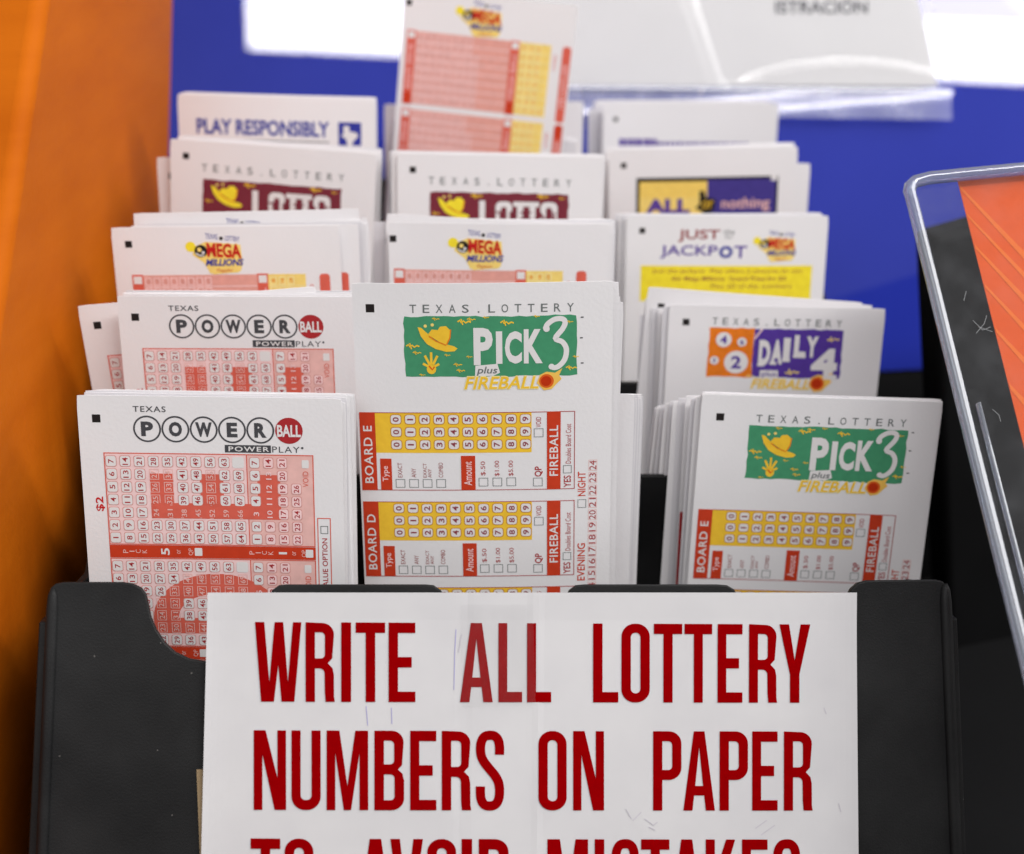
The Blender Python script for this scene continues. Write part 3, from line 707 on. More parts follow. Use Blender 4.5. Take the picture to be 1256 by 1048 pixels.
# ------------------------------------------------------------------ black slip rack
PLATE, PLATE_W = frame2(60, 714, 0.485, 1163, 712, 0.515, -5)
rack = empty('slip_rack', PLATE)
tag(rack, 'black plastic tiered rack with curved cutouts holding the slips', 'rack')
L2 = lambda px, py: tuple(to_local(PLATE, px, py)[:2])
out = []
def add_px(*pts):
    for q in pts: out.append(L2(*q))
add_px((60, 730), (62, 721), (68, 716), (78, 714), (150, 714), (163, 716), (173, 721), (179, 729), (182, 742), (185, 757), (192, 773), (202, 788), (215, 800), (232, 808), (250, 811),
       (270, 810), (292, 802), (308, 788), (318, 770), (324, 750), (328, 734), (334, 724), (342, 718), (352, 717),
       (522, 717), (532, 718), (541, 724), (547, 735), (552, 752), (558, 772), (570, 792), (590, 806), (620, 811), (650, 806), (670, 792), (682, 772), (688, 752), (693, 735), (699, 724), (707, 718), (718, 717),
       (880, 717), (892, 718), (901, 723), (906, 733), (912, 752), (920, 772), (934, 792), (952, 804), (975, 809), (1000, 804), (1016, 792), (1028, 772), (1034, 752), (1039, 733), (1045, 722), (1053, 715), (1064, 712),
       (1148, 711), (1157, 713), (1162, 720), (1163, 732))
Wp = PLATE_W
out += [(Wp + 0.002, -0.150), (-0.003, -0.150)]
out.reverse()
fp = link('front_plate', slab('front_plate', out, -0.003, 0.0, 'black_plastic'), Matrix(), rack); bevel(fp, 0.0006, 2)
def rack_child(name, me, m): return link(name, me, rack.matrix_world.inverted() @ m, rack)
walls = [(114, 584, .535, 1098, 584, .590), (140, 470, .575, 1055, 470, .655), (165, 375, .612, 1018, 378, .705),
         (208, 290, .672, 994, 292, .750), (228, 222, .715, 962, 218, .815)]
for ax, ay, ad, bx, by, bd in walls:
    m, wd = frame2(ax, ay, ad, bx, by, bd, 21)
    o = rack_child('tier_wall', slab('tier_wall', [(0, -0.20), (wd, -0.20), (wd, 0), (0, 0)], -0.0025, 0, 'black_plastic'), m); bevel(o, 0.0006, 2)
# side walls follow the tier wall ends
def side(sign):
    pts = [PLATE @ Vector((0.0 if sign < 0 else Wp, -0.012, -0.001))]
    for (ax, ay, ad, bx, by, bd), dn in zip(walls, (118, 90, 40, 30, 30)): pts.append(pt(ax, ay + dn, ad) if sign < 0 else pt(bx, by + dn, bd))
    front_bot = PLATE @ Vector((-0.003 if sign < 0 else Wp + 0.002, -0.150, -0.001))
    vs = []
    th = 0.003 * sign
    for p in pts: vs.append((p.x, p.y, p.z))
    for p in pts: vs.append((p.x, p.y, 0.006))
    vs[len(pts)] = (front_bot.x, front_bot.y, front_bot.z)
    k = len(pts); allv = vs + [(x + th, y, z) for x, y, z in vs]; m = 2 * k; fs = []
    for i in range(k - 1):
        fs += [(i, i + 1, k + i + 1, k + i), (m + i, m + i + 1, m + k + i + 1, m + k + i), (i, i + 1, m + i + 1, m + i), (k + i, k + i + 1, m + k + i + 1, m + k + i)]
    fs += [(0, k, m + k, m), (k - 1, m + k - 1, m + 2 * k - 1, 2 * k - 1)]
    o = rack_child('side_wall', mesh('side_wall', allv, fs, 'black_plastic'), Matrix()); bevel(o, 0.0006, 2)
side(-1); side(1)
# rounded rim up the two ends of the front plate
for x0, x1, y in ((-0.0005, 0.0030, -0.002), (Wp - 0.0030, Wp + 0.0008, -0.001)):
    vs = []; fs = []; N = 8
    xm = (x0 + x1) / 2; rr = (x1 - x0) / 2
    pts = [(xm, y - 0.002 * (1 - math.cos(0)), 0)]
    ys = [y, y - 0.002, y - 0.006] + [y - 0.006 - 0.142 * i / 6 for i in range(1, 7)]
    for j, yy in enumerate(ys):
        r2 = rr * (0.35, 0.8, 1)[min(j, 2)]; sx = (0.0025 if x0 > 0.1 else -0.0025) * (-(yy) / 0.15)
        for i in range(N + 1):
            a = math.pi * i / N; vs.append((xm + sx + r2 * math.cos(a), yy, 0.0002 + r2 * 0.75 * math.sin(a)))
    for j in range(len(ys) - 1):
        for i in range(N): a = j * (N + 1) + i; fs.append((a, a + 1, a + N + 2, a + N + 1))
    fs.append(list(range(N + 1)))
    me = mesh('rim', vs, fs, 'black_plastic', True)
    link('rim', me, Matrix(), rack)

# ------------------------------------------------------------------ play slips
def slip(design, px, py, d, roll, label, tilt=21, yaw=0, L=150, curl=0.0, lean=0.0, wave=0.5, du=0, dv=0, group=None, th=0.22, mat='slip_paper', bot=None, W=82.0):
    m = frame(px, py, d, roll, tilt, yaw)
    o = link('play_slip', sheet_mesh(L, curl, lean, th, mat, wave, W), m)
    tag(o, label, 'play slip', group); o['bend_of'] = (L, curl, lean, wave)
    if design:
        p = Print(make_bend(L, curl, lean, wave=wave), du, dv); p.bot = bot if bot else L - 2
        design(p); p.build(o)
    return o
def pile(front, n, label, group, step=0.0009, dx=(-1.5, 1.5), dy=(-2.5, -0.2), rj=0.5, drift=(0, 0), skip=0):
    """slips standing behind a front slip, each an object of its own; drift: mm the pile wanders sideways and up"""
    n = int(n * 1.5); step *= 0.66; skip = int(skip * 1.5)
    for i in range(1 + skip, n + 1 + skip):
        o = front.copy(); COL.objects.link(o)
        f = i / n
        t = Matrix.Translation(((random.uniform(*dx) + drift[0] * f) / 1000, (random.uniform(*dy) + drift[1] * f) / 1000, -step * i - 0.0002))
        if front.get('bend_of') is not None:
            L_, c_, l_, w_ = front['bend_of']
            o.data = sheet_mesh(L_, round(c_ + (0, -.3, -.6, -.15)[i % 4], 2), l_, 0.2, ('slip_paper', 'slip_paper_grey')[i % 3 == 2], round(w_ + (0, -.15, .15)[i % 3], 2))
            del o['bend_of']
        o.matrix_world = front.matrix_world @ t @ Matrix.Rotation(R(random.uniform(-rj, rj)), 4, 'Z')
        o['label'] = label; o['group'] = group

# first column
l1 = slip(d_powerball, 95, 483, .500, .8, 'white slip with a red ball and ringed letters in the front pocket by the partition', tilt=17, curl=0.6, lean=1.0, L=150)
pile(l1, 9, 'white slip packed behind the foremost slip with the red ball', 'slips packed behind the front red ball slip', drift=(2.6, 0), dx=(-.6, 1.2), dy=(-1.6, 0.1), step=.0011)
l2 = slip(d_powerball, 144, 362, .548, 0.2, 'white slip with a red ball and ringed letters standing one row above the front one', L=150, curl=.5, lean=.8, bot=50)
slip(d_powerball, 95, 375, .5545, -4.7, 'tilted pinkish white slip sticking out towards the orange partition in the second row', L=140, bot=50, curl=.4)
pile(l2, 6, 'white slip packed behind the second row slip with the red ball', 'slips packed behind the second row red ball slip', step=.0009, dx=(-.8, 1.0), dy=(-2.4, -.6), skip=7)
l3 = slip(d_mega, 136, 279, .580, -.6, 'white slip with a small red and blue logo standing next to the orange partition', L=150, curl=.5, bot=60)
slip(d_mega, 160, 277, .5815, -.4, 'white slip with a rust red bar showing past the small logo slip by the partition', L=150, bot=60)
slip(d_megafar, 163, 262, .586, -1.2, 'white slip peeking up with blue letters behind the small logo slip by the partition', L=150)
pile(l3, 6, 'white slip packed behind the small red and blue logo slip beside the partition', 'slips packed behind the third row slip by the partition', drift=(2.2, 0), dx=(3.6, 5.4), dy=(-2.0, -.4), skip=7)
l4 = slip(d_lotto, 209, 170, .640, 4.2, 'tilted white slip with a maroon banner below the blue heading slip', L=150, curl=.4)
slip(d_mark, 192, 193, .645, 1.0, 'white slip poking out with its black mark beside the tilted maroon banner slip', L=140)
pile(l4, 7, 'white slip packed behind the tilted maroon banner slip', 'slips packed behind the tilted maroon banner slip', dx=(-1, 1.5), dy=(-3, -.5), skip=6)
l5 = slip(d_play, 217, 116, .675, 1.7, 'white slip with a bold blue heading and a blue square badge', L=140, curl=-.4)
pile(l5, 8, 'white slip packed behind the slip with the bold blue heading', 'slips packed behind the blue heading slip', dx=(-1, 1), dy=(-1, .4))
# middle column
m1 = slip(d_pick3, 431, 347, .505, -.5, 'tall white slip with a green banner and two yellow number boards in the front row', tilt=20, L=185, curl=-1.0, lean=1.4, bot=140)
for i, (x, y, d, r) in enumerate(((440, 349, .508, -.6), (444, 362, .511, .3), (449, 366, .5135, .8))):
    slip(None, x, y, d, r, 'tall white slip whose edge shows just behind the tall green banner slip', L=185, group='tall slips behind the tall green banner slip', mat='slip_paper')
for i in range(8):
    slip(None, 474 + 2.2 * i, 482 + 1.1 * (i % 3), 0.533 + .0012 * i, .2 + .25 * (i % 3), 'shorter white slip in the thick pile behind the tall green banner slip', L=150, group='shorter slips behind the tall green banner slip', mat=('slip_paper', 'slip_paper_grey')[i % 2], curl=.4)
m3 = slip(d_mega, 476, 273, .595, .5, 'white slip with a small red and blue logo directly behind the tall green banner slip', L=150, du=-4.2, curl=-.5, bot=60)
slip(d_mark, 474, 262, .598, 3.2, 'white slip slanting down behind the small logo slip in the middle column', L=145)
slip(d_mark, 458, 272, .601, 1.0, 'white slip sticking out sideways with its black mark behind the middle small logo slip', L=145, mat='slip_paper_grey')
pile(m3, 6, 'white slip packed behind the middle small logo slip', 'slips packed behind the middle small logo slip', dx=(0, 2.6), dy=(-2.0, -.2), skip=8)
m4 = slip(d_lotto, 487, 188, .640, 1.1, 'white slip with a maroon banner under the tall pink grid slip', L=150, curl=.4)
pile(m4, 8, 'white slip packed behind the maroon banner slip of the middle column', 'slips packed behind the middle maroon banner slip', dx=(-2.4, 1.6), dy=(-.9, .3), drift=(-1.5, 0))
m5 = slip(d_mega, 497, -16, .695, 6.2, 'tall tilted white slip with pink and yellow number grids rising against the blue panel', L=175, du=-3.6, curl=.6, bot=100, W=75.0)
slip(d_mega, 497, 121, .741, 1.0, 'white slip mostly hidden behind the tall tilted pink grid slip', L=120, bot=60, dv=14)
slip(None, 471, 128, .7435, .8, 'plain white slip standing low and jutting out past the tall tilted pink grid slip', L=120)
pile(m5, 4, 'white slip standing low behind the tall tilted pink grid slip', 'slips behind the tall tilted pink grid slip', dx=(-3, 1), dy=(-62, -58), rj=.3, skip=7)
# last column
r1 = slip(d_pick3, 861, 482, .553, 1.9, 'white slip with a green banner standing in the front row beside the black end', L=170, curl=.5, lean=.8, bot=130, du=1.2)
for i, (dx, dy, dd, r) in enumerate(((-8, 4, .0018, 1.6), (-14, 6, .0036, 1.4), (-20, 3, .006, 1.0), (-30, 6, .009, .9), (-36, 9, .0105, 1.8), (-40, 8, .012, 2.2), (-46, 11, .0135, 2.8), (-51, 13, .0155, 3.6), (-56, 14, .017, 4.4), (-59, 16, .0185, 5.0))):
    o = slip(None, 861 + dx, 482 + dy, .553 + dd, r, 'white slip fanned out behind the front green banner slip by the black end', L=150, group='slips fanned out behind the front row green banner slip', mat=('slip_paper', 'slip_paper_grey')[i % 2], curl=1.4 if i > 3 else .3, wave=.5 if i > 4 else 0)
    if i in (2, 5):
        p = Print(make_bend(150, 1.4 if i > 3 else .3, 0, wave=.5 if i > 4 else 0)); p.part('side_bar')
        if i == 2: p.rect(.3, 44, 2.2, 76, 'brick', 1)
        else: p.rect(.8, 37, 2.2, 39.5, 'brick', 1); p.rect(.8, 31, 2.2, 34, 'brick', 1)
        p.build(o)
pile(r1, 4, 'white slip directly behind the front green banner slip by the black end', 'slips directly behind the front row green banner slip', step=.0004, dx=(-.5, .8), dy=(-.6, .4))
r2 = slip(d_daily, 821, 373, .612, 1.2, 'white slip with an orange and purple banner and number balls', L=150, curl=.5)
slip(d_mark, 795, 352, .6145, 4.2, 'slanting white slip with a cut black mark behind the orange and purple banner slip', L=150)
for i, (dx, dy, dd, r) in enumerate(((-8, 2, .0014, 1.0), (-14, 4, .0042, .6), (-22, 4, .0056, .3), (-30, 8, .007, 0), (-37, 12, .0084, -.4), (-12, -9, .0098, 2.2), (-26, -12, .0112, 2.6), (-30, -8, .0126, 1.2))):
    slip(None, 821 + dx, 373 + dy, .612 + dd, r, 'white slip fanned out behind the orange and purple banner slip', L=150, group='slips fanned out behind the orange and purple banner slip', mat=('slip_paper_grey', 'slip_paper')[i % 2], curl=.8)
r3 = slip(d_jackpot, 769, 265, .655, 0.0, 'white slip with purple and brown lettering over a yellow notice band', L=150, curl=-.3)
pile(r3, 8, 'white slip packed behind the slip with the yellow notice band', 'slips packed behind the yellow notice slip', dx=(-3.4, .8), dy=(-1.2, .1), drift=(-2.5, 0))
slip(None, 757, 268, .668, 0.6, 'pinkish brown slip edge between the tall green banner pile and the yellow notice slip', L=150, mat='slip_paper_pink')
r4 = slip(d_allnothing, 747, 184, .700, -1.0, 'white slip with a yellow and purple banner edged in black', L=150)
slip(None, 764, 199, .7050, .4, 'white slip stepping out sideways and lower behind the yellow and purple banner slip', L=140)
pile(r4, 7, 'white slip packed behind the yellow and purple banner slip', 'slips packed behind the yellow and purple banner slip', dx=(-2.4, 1.0), dy=(-2.6, -.4), skip=4)
r5 = slip(d_fine, 740, 125, .755, .5, 'white slip with one line of bold purple print, standing in the last row', L=90, curl=1.2, wave=.3)
slip(None, 721, 134, .760, -1.0, 'white slip standing out lower beside the last row slip with the purple print', L=90, mat='slip_paper_grey')
pile(r5, 7, 'white slip packed behind the last row slip with the purple print', 'slips packed behind the last row purple print slip', step=.0007, dx=(-4.5, -.5), dy=(-2.2, -.2), skip=7)

# ------------------------------------------------------------------ sign on the front plate
SIGN = PLATE @ Matrix.Translation((0, 0, 0.0012))
LS = lambda px, py: to_local(SIGN, px, py)
sign_pts = [LS(255, 727), LS(1049, 727), LS(1052, 1048), LS(247, 1048)]
kx = 0.145 / 0.085
bl = sign_pts[0] + (sign_pts[3] - sign_pts[0]) * kx; br = sign_pts[1] + (sign_pts[2] - sign_pts[1]) * kx
NX, NY = 110, 16; vs = []; fs = []
def sign_z(a, b): return 0.0007 * math.exp(-b / .06) + 0.0007 * math.exp(-a / .025) + 0.0009 * math.exp(-(1 - a) / .03) + 0.0009 * math.sin(math.pi * a) + 0.0003 * math.sin(9 * a) * (1 - b) + 0.00016 * math.exp(-((a - .495 - .01 * b) / .006) ** 2) - 0.00012 * math.exp(-((a - .39 + .01 * b) / .008) ** 2) + 0.00012 * math.sin(4 * b + 3 * a)
for s in (0, 1):
    for j in range(NY + 1):
        for i in range(NX + 1):
            a, b = i / NX, j / NY
            q = (sign_pts[0] * (1 - a) + sign_pts[1] * a) * (1 - b) + (bl * (1 - a) + br * a) * b
            vs.append((q.x, q.y, sign_z(a, b) - 0.0003 * s))
n = (NX + 1) * (NY + 1)
for j in range(NY):
    for i in range(NX):
        a = j * (NX + 1) + i; fs += [(a, a + NX + 1, a + NX + 2, a + 1), (n + a, n + a + 1, n + a + NX + 2, n + a + NX + 1)]
for i in range(NX):
    fs.append((i, i + 1, n + i + 1, n + i)); c = NY * (NX + 1) + i; fs.append((c, c + 1, n + c + 1, n + c))
for j in range(NY):
    c = j * (NX + 1); fs.append((c, c + NX + 1, n + c + NX + 1, n + c)); c += NX; fs.append((c, c + NX + 1, n + c + NX + 1, n + c))
def sign_mat():
    m, t, b = nodes('sign_card')
    tc = t.nodes.new('ShaderNodeTexCoord')
    nz = t.nodes.new('ShaderNodeTexNoise'); nz.inputs['Scale'].default_value = 40; nz.inputs['Detail'].default_value = 8
    t.links.new(tc.outputs['Object'], nz.inputs['Vector'])
    mp = t.nodes.new('ShaderNodeMapping'); mp.inputs['Scale'].default_value = (150, 45, 100); mp.inputs['Rotation'].default_value = (0, 0, 0.4)
    t.links.new(tc.outputs['Object'], mp.inputs['Vector'])
    n2 = t.nodes.new('ShaderNodeTexNoise'); n2.inputs['Scale'].default_value = 1.0; n2.inputs['Detail'].default_value = 10; n2.inputs['Roughness'].default_value = 0.75
    t.links.new(mp.outputs['Vector'], n2.inputs['Vector'])
    r1 = t.nodes.new('ShaderNodeValToRGB'); r1.color_ramp.elements[0].position = .3; r1.color_ramp.elements[1].position = .7
    r1.color_ramp.elements[0].color = (0.53, 0.52, 0.535, 1); r1.color_ramp.elements[1].color = (0.57, 0.56, 0.57, 1)
    t.links.new(nz.outputs['Fac'], r1.inputs['Fac'])
    r2 = t.nodes.new('ShaderNodeValToRGB'); r2.color_ramp.elements[0].position = .70; r2.color_ramp.elements[1].position = .80
    r2.color_ramp.elements[0].color = (0, 0, 0, 1); r2.color_ramp.elements[1].color = (.45, .45, .45, 1)
    t.links.new(n2.outputs['Fac'], r2.inputs['Fac'])
    mx = t.nodes.new('ShaderNodeMix'); mx.data_type = 'RGBA'; mx.inputs['B'].default_value = (0.36, 0.36, 0.38, 1)
    t.links.new(r2.outputs['Color'], mx.inputs['Factor']); t.links.new(r1.outputs['Color'], mx.inputs['A']); t.links.new(mx.outputs['Result'], b.inputs['Base Color'])
    b.inputs['Roughness'].default_value = 0.5; b.inputs['Specular IOR Level'].default_value = 0.3
    MATS['sign_card'] = m
sign_mat()
sign = link('paper_sign', mesh('paper_sign', vs, fs, 'sign_card'), SIGN)
tag(sign, 'white sign with big dark red capital letters taped to the black rack', 'sign')

from mathutils.geometry import tessellate_polygon
t_ = 0.125
def glyph(ch):
    """outlines of a narrow capital, height 1: (width, [outer, holes...])"""
    w0 = 0.36; s = 0.115; q = 0.13
    def bar(x0, y0, x1, y1): return [(x0, y0), (x1, y0), (x1, y1), (x0, y1)]
    if ch == 'I': return 0.12, [bar(0, 0, .12, 1)]
    if ch == 'T': return .36, [[(.122, 0), (.238, 0), (.238, 1 - q), (.36, 1 - q), (.36, 1), (0, 1), (0, 1 - q), (.122, 1 - q)]]
    if ch == 'L': return .31, [[(0, 0), (.31, 0), (.31, q), (s, q), (s, 1), (0, 1)]]
    if ch == 'E': return .33, [[(0, 0), (.33, 0), (.33, q), (s, q), (s, .435), (.285, .435), (.285, .565), (s, .565), (s, 1 - q), (.33, 1 - q), (.33, 1), (0, 1)]]
    if ch == 'O':
        return .35, [rrect(0, 0, .35, 1, .165, 8), rrect(s, s, .35 - s, 1 - s, .058, 5)]
    if ch == 'D':
        o_ = arc(.19, 1 - .16, .16, 0, 90, 8) + [(0, 1), (0, 0)] + arc(.19, .16, .16, 270, 360, 8)
        i_ = arc(.185, 1 - q - .05, .05, 0, 90, 5) + [(s, 1 - q), (s, q)] + arc(.185, q + .05, .05, 270, 360, 5)
        return .35, [o_, i_]
    if ch == 'U':
        return .37, [[(0, 1)] + arc(.17, .17, .17, 180, 270, 8) + arc(.2, .17, .17, 270, 360, 8) + [(.37, 1), (.37 - s, 1)] + arc(.37 - s - .06, .125 + .06, .06, 0, -90, 5) + arc(s + .06, .125 + .06, .06, 270, 180, 5) + [(s, 1)]]
    if ch == 'N': return .395, [[(0, 0), (.105, 0), (.105, .70), (.255, 0), (.395, 0), (.395, 1), (.29, 1), (.29, .40), (.145, 1), (0, 1)]]
    if ch == 'M': return .52, [[(0, 0), (.108, 0), (.108, .72), (.215, 0), (.305, 0), (.412, .72), (.412, 0), (.52, 0), (.52, 1), (.36, 1), (.26, .30), (.16, 1), (0, 1)]]
    if ch == 'A': return .40, [[(0, 0), (.115, 0), (.136, .19), (.264, .19), (.285, 0), (.40, 0), (.268, 1), (.132, 1)], [(.150, .31), (.250, .31), (.2, .80)]]
    if ch == 'V': return .40, [[(.132, 0), (.268, 0), (.40, 1), (.283, 1), (.2, .24), (.117, 1), (0, 1)]]
    if ch == 'Y': return .38, [[(.132, 0), (.248, 0), (.248, .36), (.38, 1), (.262, 1), (.19, .54), (.118, 1), (0, 1), (.132, .36)]]
    if ch == 'W': return .58, [[(.075, 0), (.235, 0), (.29, .46), (.33, 0), (.49, 0), (.58, 1), (.475, 1), (.41, .24), (.352, 1), (.245, 1), (.178, .24), (.115, 1), (0, 1)]]
    if ch == 'K': return .38, [[(0, 0), (s, 0), (s, .30), (.16, .385), (.262, 0), (.38, 0), (.238, .54), (.372, 1), (.258, 1), (s, .555), (s, 1), (0, 1)]]
    if ch == 'P':
        o_ = [(0, 0), (s, 0), (s, .385)] + arc(.20, .385 + .155, .155, 270, 360, 7) + arc(.20, 1 - .155, .155, 0, 90, 7) + [(0, 1)]
        i_ = arc(.19, 1 - .125 - .05, .05, 0, 90, 4) + [(s, .875), (s, .51)] + arc(.19, .51 + .05, .05, 270, 360, 4)
        return .355, [o_, i_]
    if ch == 'R':
        o_ = [(0, 0), (s, 0), (s, .42), (.175, .42)] + arc(.175, .36, .06, 90, 0, 4)[1:] + [(.238, .12), (.248, 0), (.362, 0), (.352, .06), (.350, .34), (.335, .42), (.275, .485), (.33, .545)] + arc(.205, 1 - .155, .147, 0, 90, 7) + [(0, 1)]
        i_ = arc(.19, 1 - .125 - .05, .05, 0, 90, 4) + [(s, .875), (s, .545)] + arc(.19, .545 + .05, .05, 270, 360, 4)
        return .365, [o_, i_]
    if ch == 'B':
        o_ = [(0, 0)] + arc(.21, .15, .15, 270, 360, 7) + [(.36, .37), (.34, .46), (.285, .51), (.335, .565)] + arc(.21, 1 - .145, .145, 0, 90, 7) + [(0, 1)]
        i1 = arc(.19, 1 - .125 - .05, .05, 0, 90, 4) + [(s, .875), (s, .575)] + arc(.19, .575 + .05, .05, 270, 360, 4)
        i2 = arc(.195, .45 - .05, .05, 0, 90, 4) + [(s, .45), (s, .125)] + arc(.195, .125 + .05, .05, 270, 360, 4)
        return .36, [o_, i1, i2]
    if ch == 'S':
        c = [(.302, .70), (.302, .80), (.285, .885), (.24, .935), (.18, .945), (.115, .93), (.075, .875), (.06, .80), (.065, .70), (.10, .615), (.17, .525), (.245, .435), (.29, .345), (.302, .24), (.29, .14), (.25, .075), (.18, .055), (.11, .07), (.07, .13), (.058, .21), (.058, .30)]
        sm = []
        for i in range(len(c) - 1):
            for k in range(3):
                t = k / 3; a = c[max(0, i - 1)]; b = c[i]; d = c[i + 1]; e = c[min(len(c) - 1, i + 2)]
                sm.append(tuple(0.5 * (2 * b[j] + (d[j] - a[j]) * t + (2 * a[j] - 5 * b[j] + 4 * d[j] - e[j]) * t * t + (3 * b[j] - a[j] - 3 * d[j] + e[j]) * t ** 3) for j in (0, 1)))
        sm.append(c[-1]); l = []; r = []
        for i, (x, y) in enumerate(sm):
            a = sm[max(0, i - 1)]; b = sm[min(len(sm) - 1, i + 1)]; dx, dy = b[0] - a[0], b[1] - a[1]; g = math.hypot(dx, dy)
            l.append((x - dy / g * .0585, y + dx / g * .0585)); r.append((x + dy / g * .0585, y - dx / g * .0585))
        return .36, [l + r[::-1]]
LINES = [
    (763.0, 860.6, 766.0, 862.0, [('W', 313, 370), ('R', 375, 411), ('I', 418.6, 430.6), ('T', 436.3, 472.4), ('E', 476.6, 509.3), ('A', 564, 604), ('L', 611, 640), ('L', 646, 675.6),
                     ('L', 726.9, 757.8), ('O', 761.6, 796.3), ('T', 801.2, 836), ('T', 838.7, 872.7), ('E', 879.3, 909.8), ('R', 917.8, 952.8), ('Y', 955, 993)]),
    (895.6, 993.2, 897.2, 994.2, [('N', 311.4, 351), ('U', 357.7, 393.4), ('M', 400.7, 451.6), ('B', 459.2, 495.5), ('E', 503, 535), ('R', 541.7, 578), ('S', 583.4, 618), ('O', 660, 694.6), ('N', 702.6, 740.4),
                     ('P', 800.5, 835.2), ('A', 837.6, 876.2), ('P', 882, 916.8), ('E', 922, 953.2), ('R', 960.9, 996.6)]),
    (1028.2, 1126, 1029.6, 1127, [('T', 307.6, 344), ('O', 349.3, 384.5), ('A', 440, 481), ('V', 478.7, 518.7), ('O', 524, 559.3), ('I', 566, 578.8), ('D', 587, 623.5),
                     ('M', 671, 721), ('I', 729, 740.7), ('S', 749.6, 783), ('T', 785.8, 820.6), ('A', 822, 861.5), ('K', 865, 902), ('E', 909.5, 941), ('S', 947.8, 981)])]
sw = (sign_pts[1] - sign_pts[0]).length
for yt0, yb0, yt1, yb1, letters in LINES:
    vs = []; fs = []
    for ch, x0, x1 in letters:
        gw, loops = glyph(ch)
        t = (x0 - 313) / 680; yt = yt0 + (yt1 - yt0) * t; yb = yb0 + (yb1 - yb0) * t
        a = LS(x0, yb); b = LS(x1, yb); c = LS(x0, yt)
        flat = []; loops3 = []
        for lp in loops:
            loops3.append([Vector((x, y, 0)) for x, y in lp]); flat += lp
        for tri in tessellate_polygon(loops3): fs.append([i + len(vs) for i in tri])
        for x, y in flat:
            X = a + (b - a) * (x / gw) + (c - a) * y
            aa = (X.x - sign_pts[0].x) / sw; bb = min(1, max(0, (sign_pts[0].y - X.y) / 0.145))
            vs.append((X.x, X.y, sign_z(min(1, max(0, aa)), bb) + 0.00018))
    me = bpy.data.meshes.new('lettering_line'); me.from_pydata(vs, [], fs); me.update(); me.materials.append(MATS['signred'])
    bm = bmesh.new(); bm.from_mesh(me)
    for f in bm.faces:
        f.normal_update()
        if f.normal.z < 0: f.normal_flip()
    bm.to_mesh(me); bm.free()
    link('lettering_line', me, Matrix(), sign)
# pen strokes and scratches on the sign
def strokes(name, lines, mat, wd):
    vs = []; fs = []
    for pts in lines:
        q = [LS(*p_) for p_ in pts]
        for i in range(len(q) - 1):
            dx, dy = q[i + 1].x - q[i].x, q[i + 1].y - q[i].y; g = math.hypot(dx, dy); n0 = len(vs)
            for e, sg in ((q[i], 1), (q[i], -1), (q[i + 1], -1), (q[i + 1], 1)):
                x, y = e.x - dy / g * wd / 2 * sg, e.y + dx / g * wd / 2 * sg
                aa = (x - sign_pts[0].x) / sw; bb = (sign_pts[0].y - y) / 0.145
                vs.append((x, y, sign_z(aa, bb) + 0.00012))
            fs.append((n0, n0 + 1, n0 + 2, n0 + 3))
    return link(name, mesh(name, vs, fs, mat), Matrix(), sign)
ink('pen_blue', (150, 146, 190)); ink('pencil', (176, 172, 180))
for ln in ([[(559, 772), (557.5, 800), (556.5, 846)], [(449, 866), (451, 890)], [(480, 868), (480.6, 888)]]): strokes('pen_stroke', [ln], 'pen_blue', 0.00022)
for ln in ([[(767, 992), (774, 1004)], [(776, 1006), (786, 996)], [(790, 1004), (801, 1012), (806, 1008)], [(795, 1014), (803, 1018)], [(926, 1016), (940, 1006)], [(1010, 868), (1013, 876)], [(1028, 985), (1031, 996)], [(566, 778), (562, 800)], [(933, 1024), (950, 1012)]]): strokes('scuff_mark', [ln], 'pencil', 0.0003)

# strip of clear tape over the sign's upper middle, and a tan strip behind its edge
TAPE = SIGN @ Matrix.Translation((0, 0, 0.0016))
LT = lambda px, py: tuple(to_local(TAPE, px, py)[:2])
def strip(name, pxs, mat, m, L_, label, cat):
    q = [L_(*p_) for p_ in pxs]
    q.reverse()
    if mat == 'clear_tape':
        q = [Vector(p_) for p_ in q[::-1]]; vs = []; fs = []; nx, ny = 60, 24
        for j in range(ny + 1):
            for i in range(nx + 1):
                a, b = i / nx, j / ny; c = (q[0] * (1 - a) + q[1] * a) * (1 - b) + (q[3] * (1 - a) + q[2] * a) * b
                z = 0.0005 * math.exp(-((a - .36 - .05 * b) / .05) ** 2) + 0.0006 * math.exp(-((a - .97 + .03 * b) / .05) ** 2) + 0.00008 * math.sin(23 * a + 5 * b) * math.sin(9 * b)
                vs.append((c.x, c.y, z))
        for j in range(ny):
            for i in range(nx): k = j * (nx + 1) + i; fs.append((k, k + nx + 1, k + nx + 2, k + 1))
        me = mesh(name, vs, fs, mat, True)
    else: me = slab(name, q, -0.00005, 0.00005, mat)
    o = link(name, me, m); tag(o, label, cat); return o
strip('clear_tape', [(566, 742), (654, 742), (657, 866), (566, 868)], 'clear_tape', TAPE, LT, 'strip of clear shiny tape over the middle word of the white sign', 'tape')
TAN = PLATE @ Matrix.Translation((0, 0, 0.0003)); LN = lambda px, py: tuple(to_local(TAN, px, py)[:2])
strip('paper_strip', [(241, 944), (262, 944), (262, 1100), (247, 1100)], 'tan_tape', TAN, LN, 'thin tan paper strip sticking out behind the edge of the white sign', 'paper')

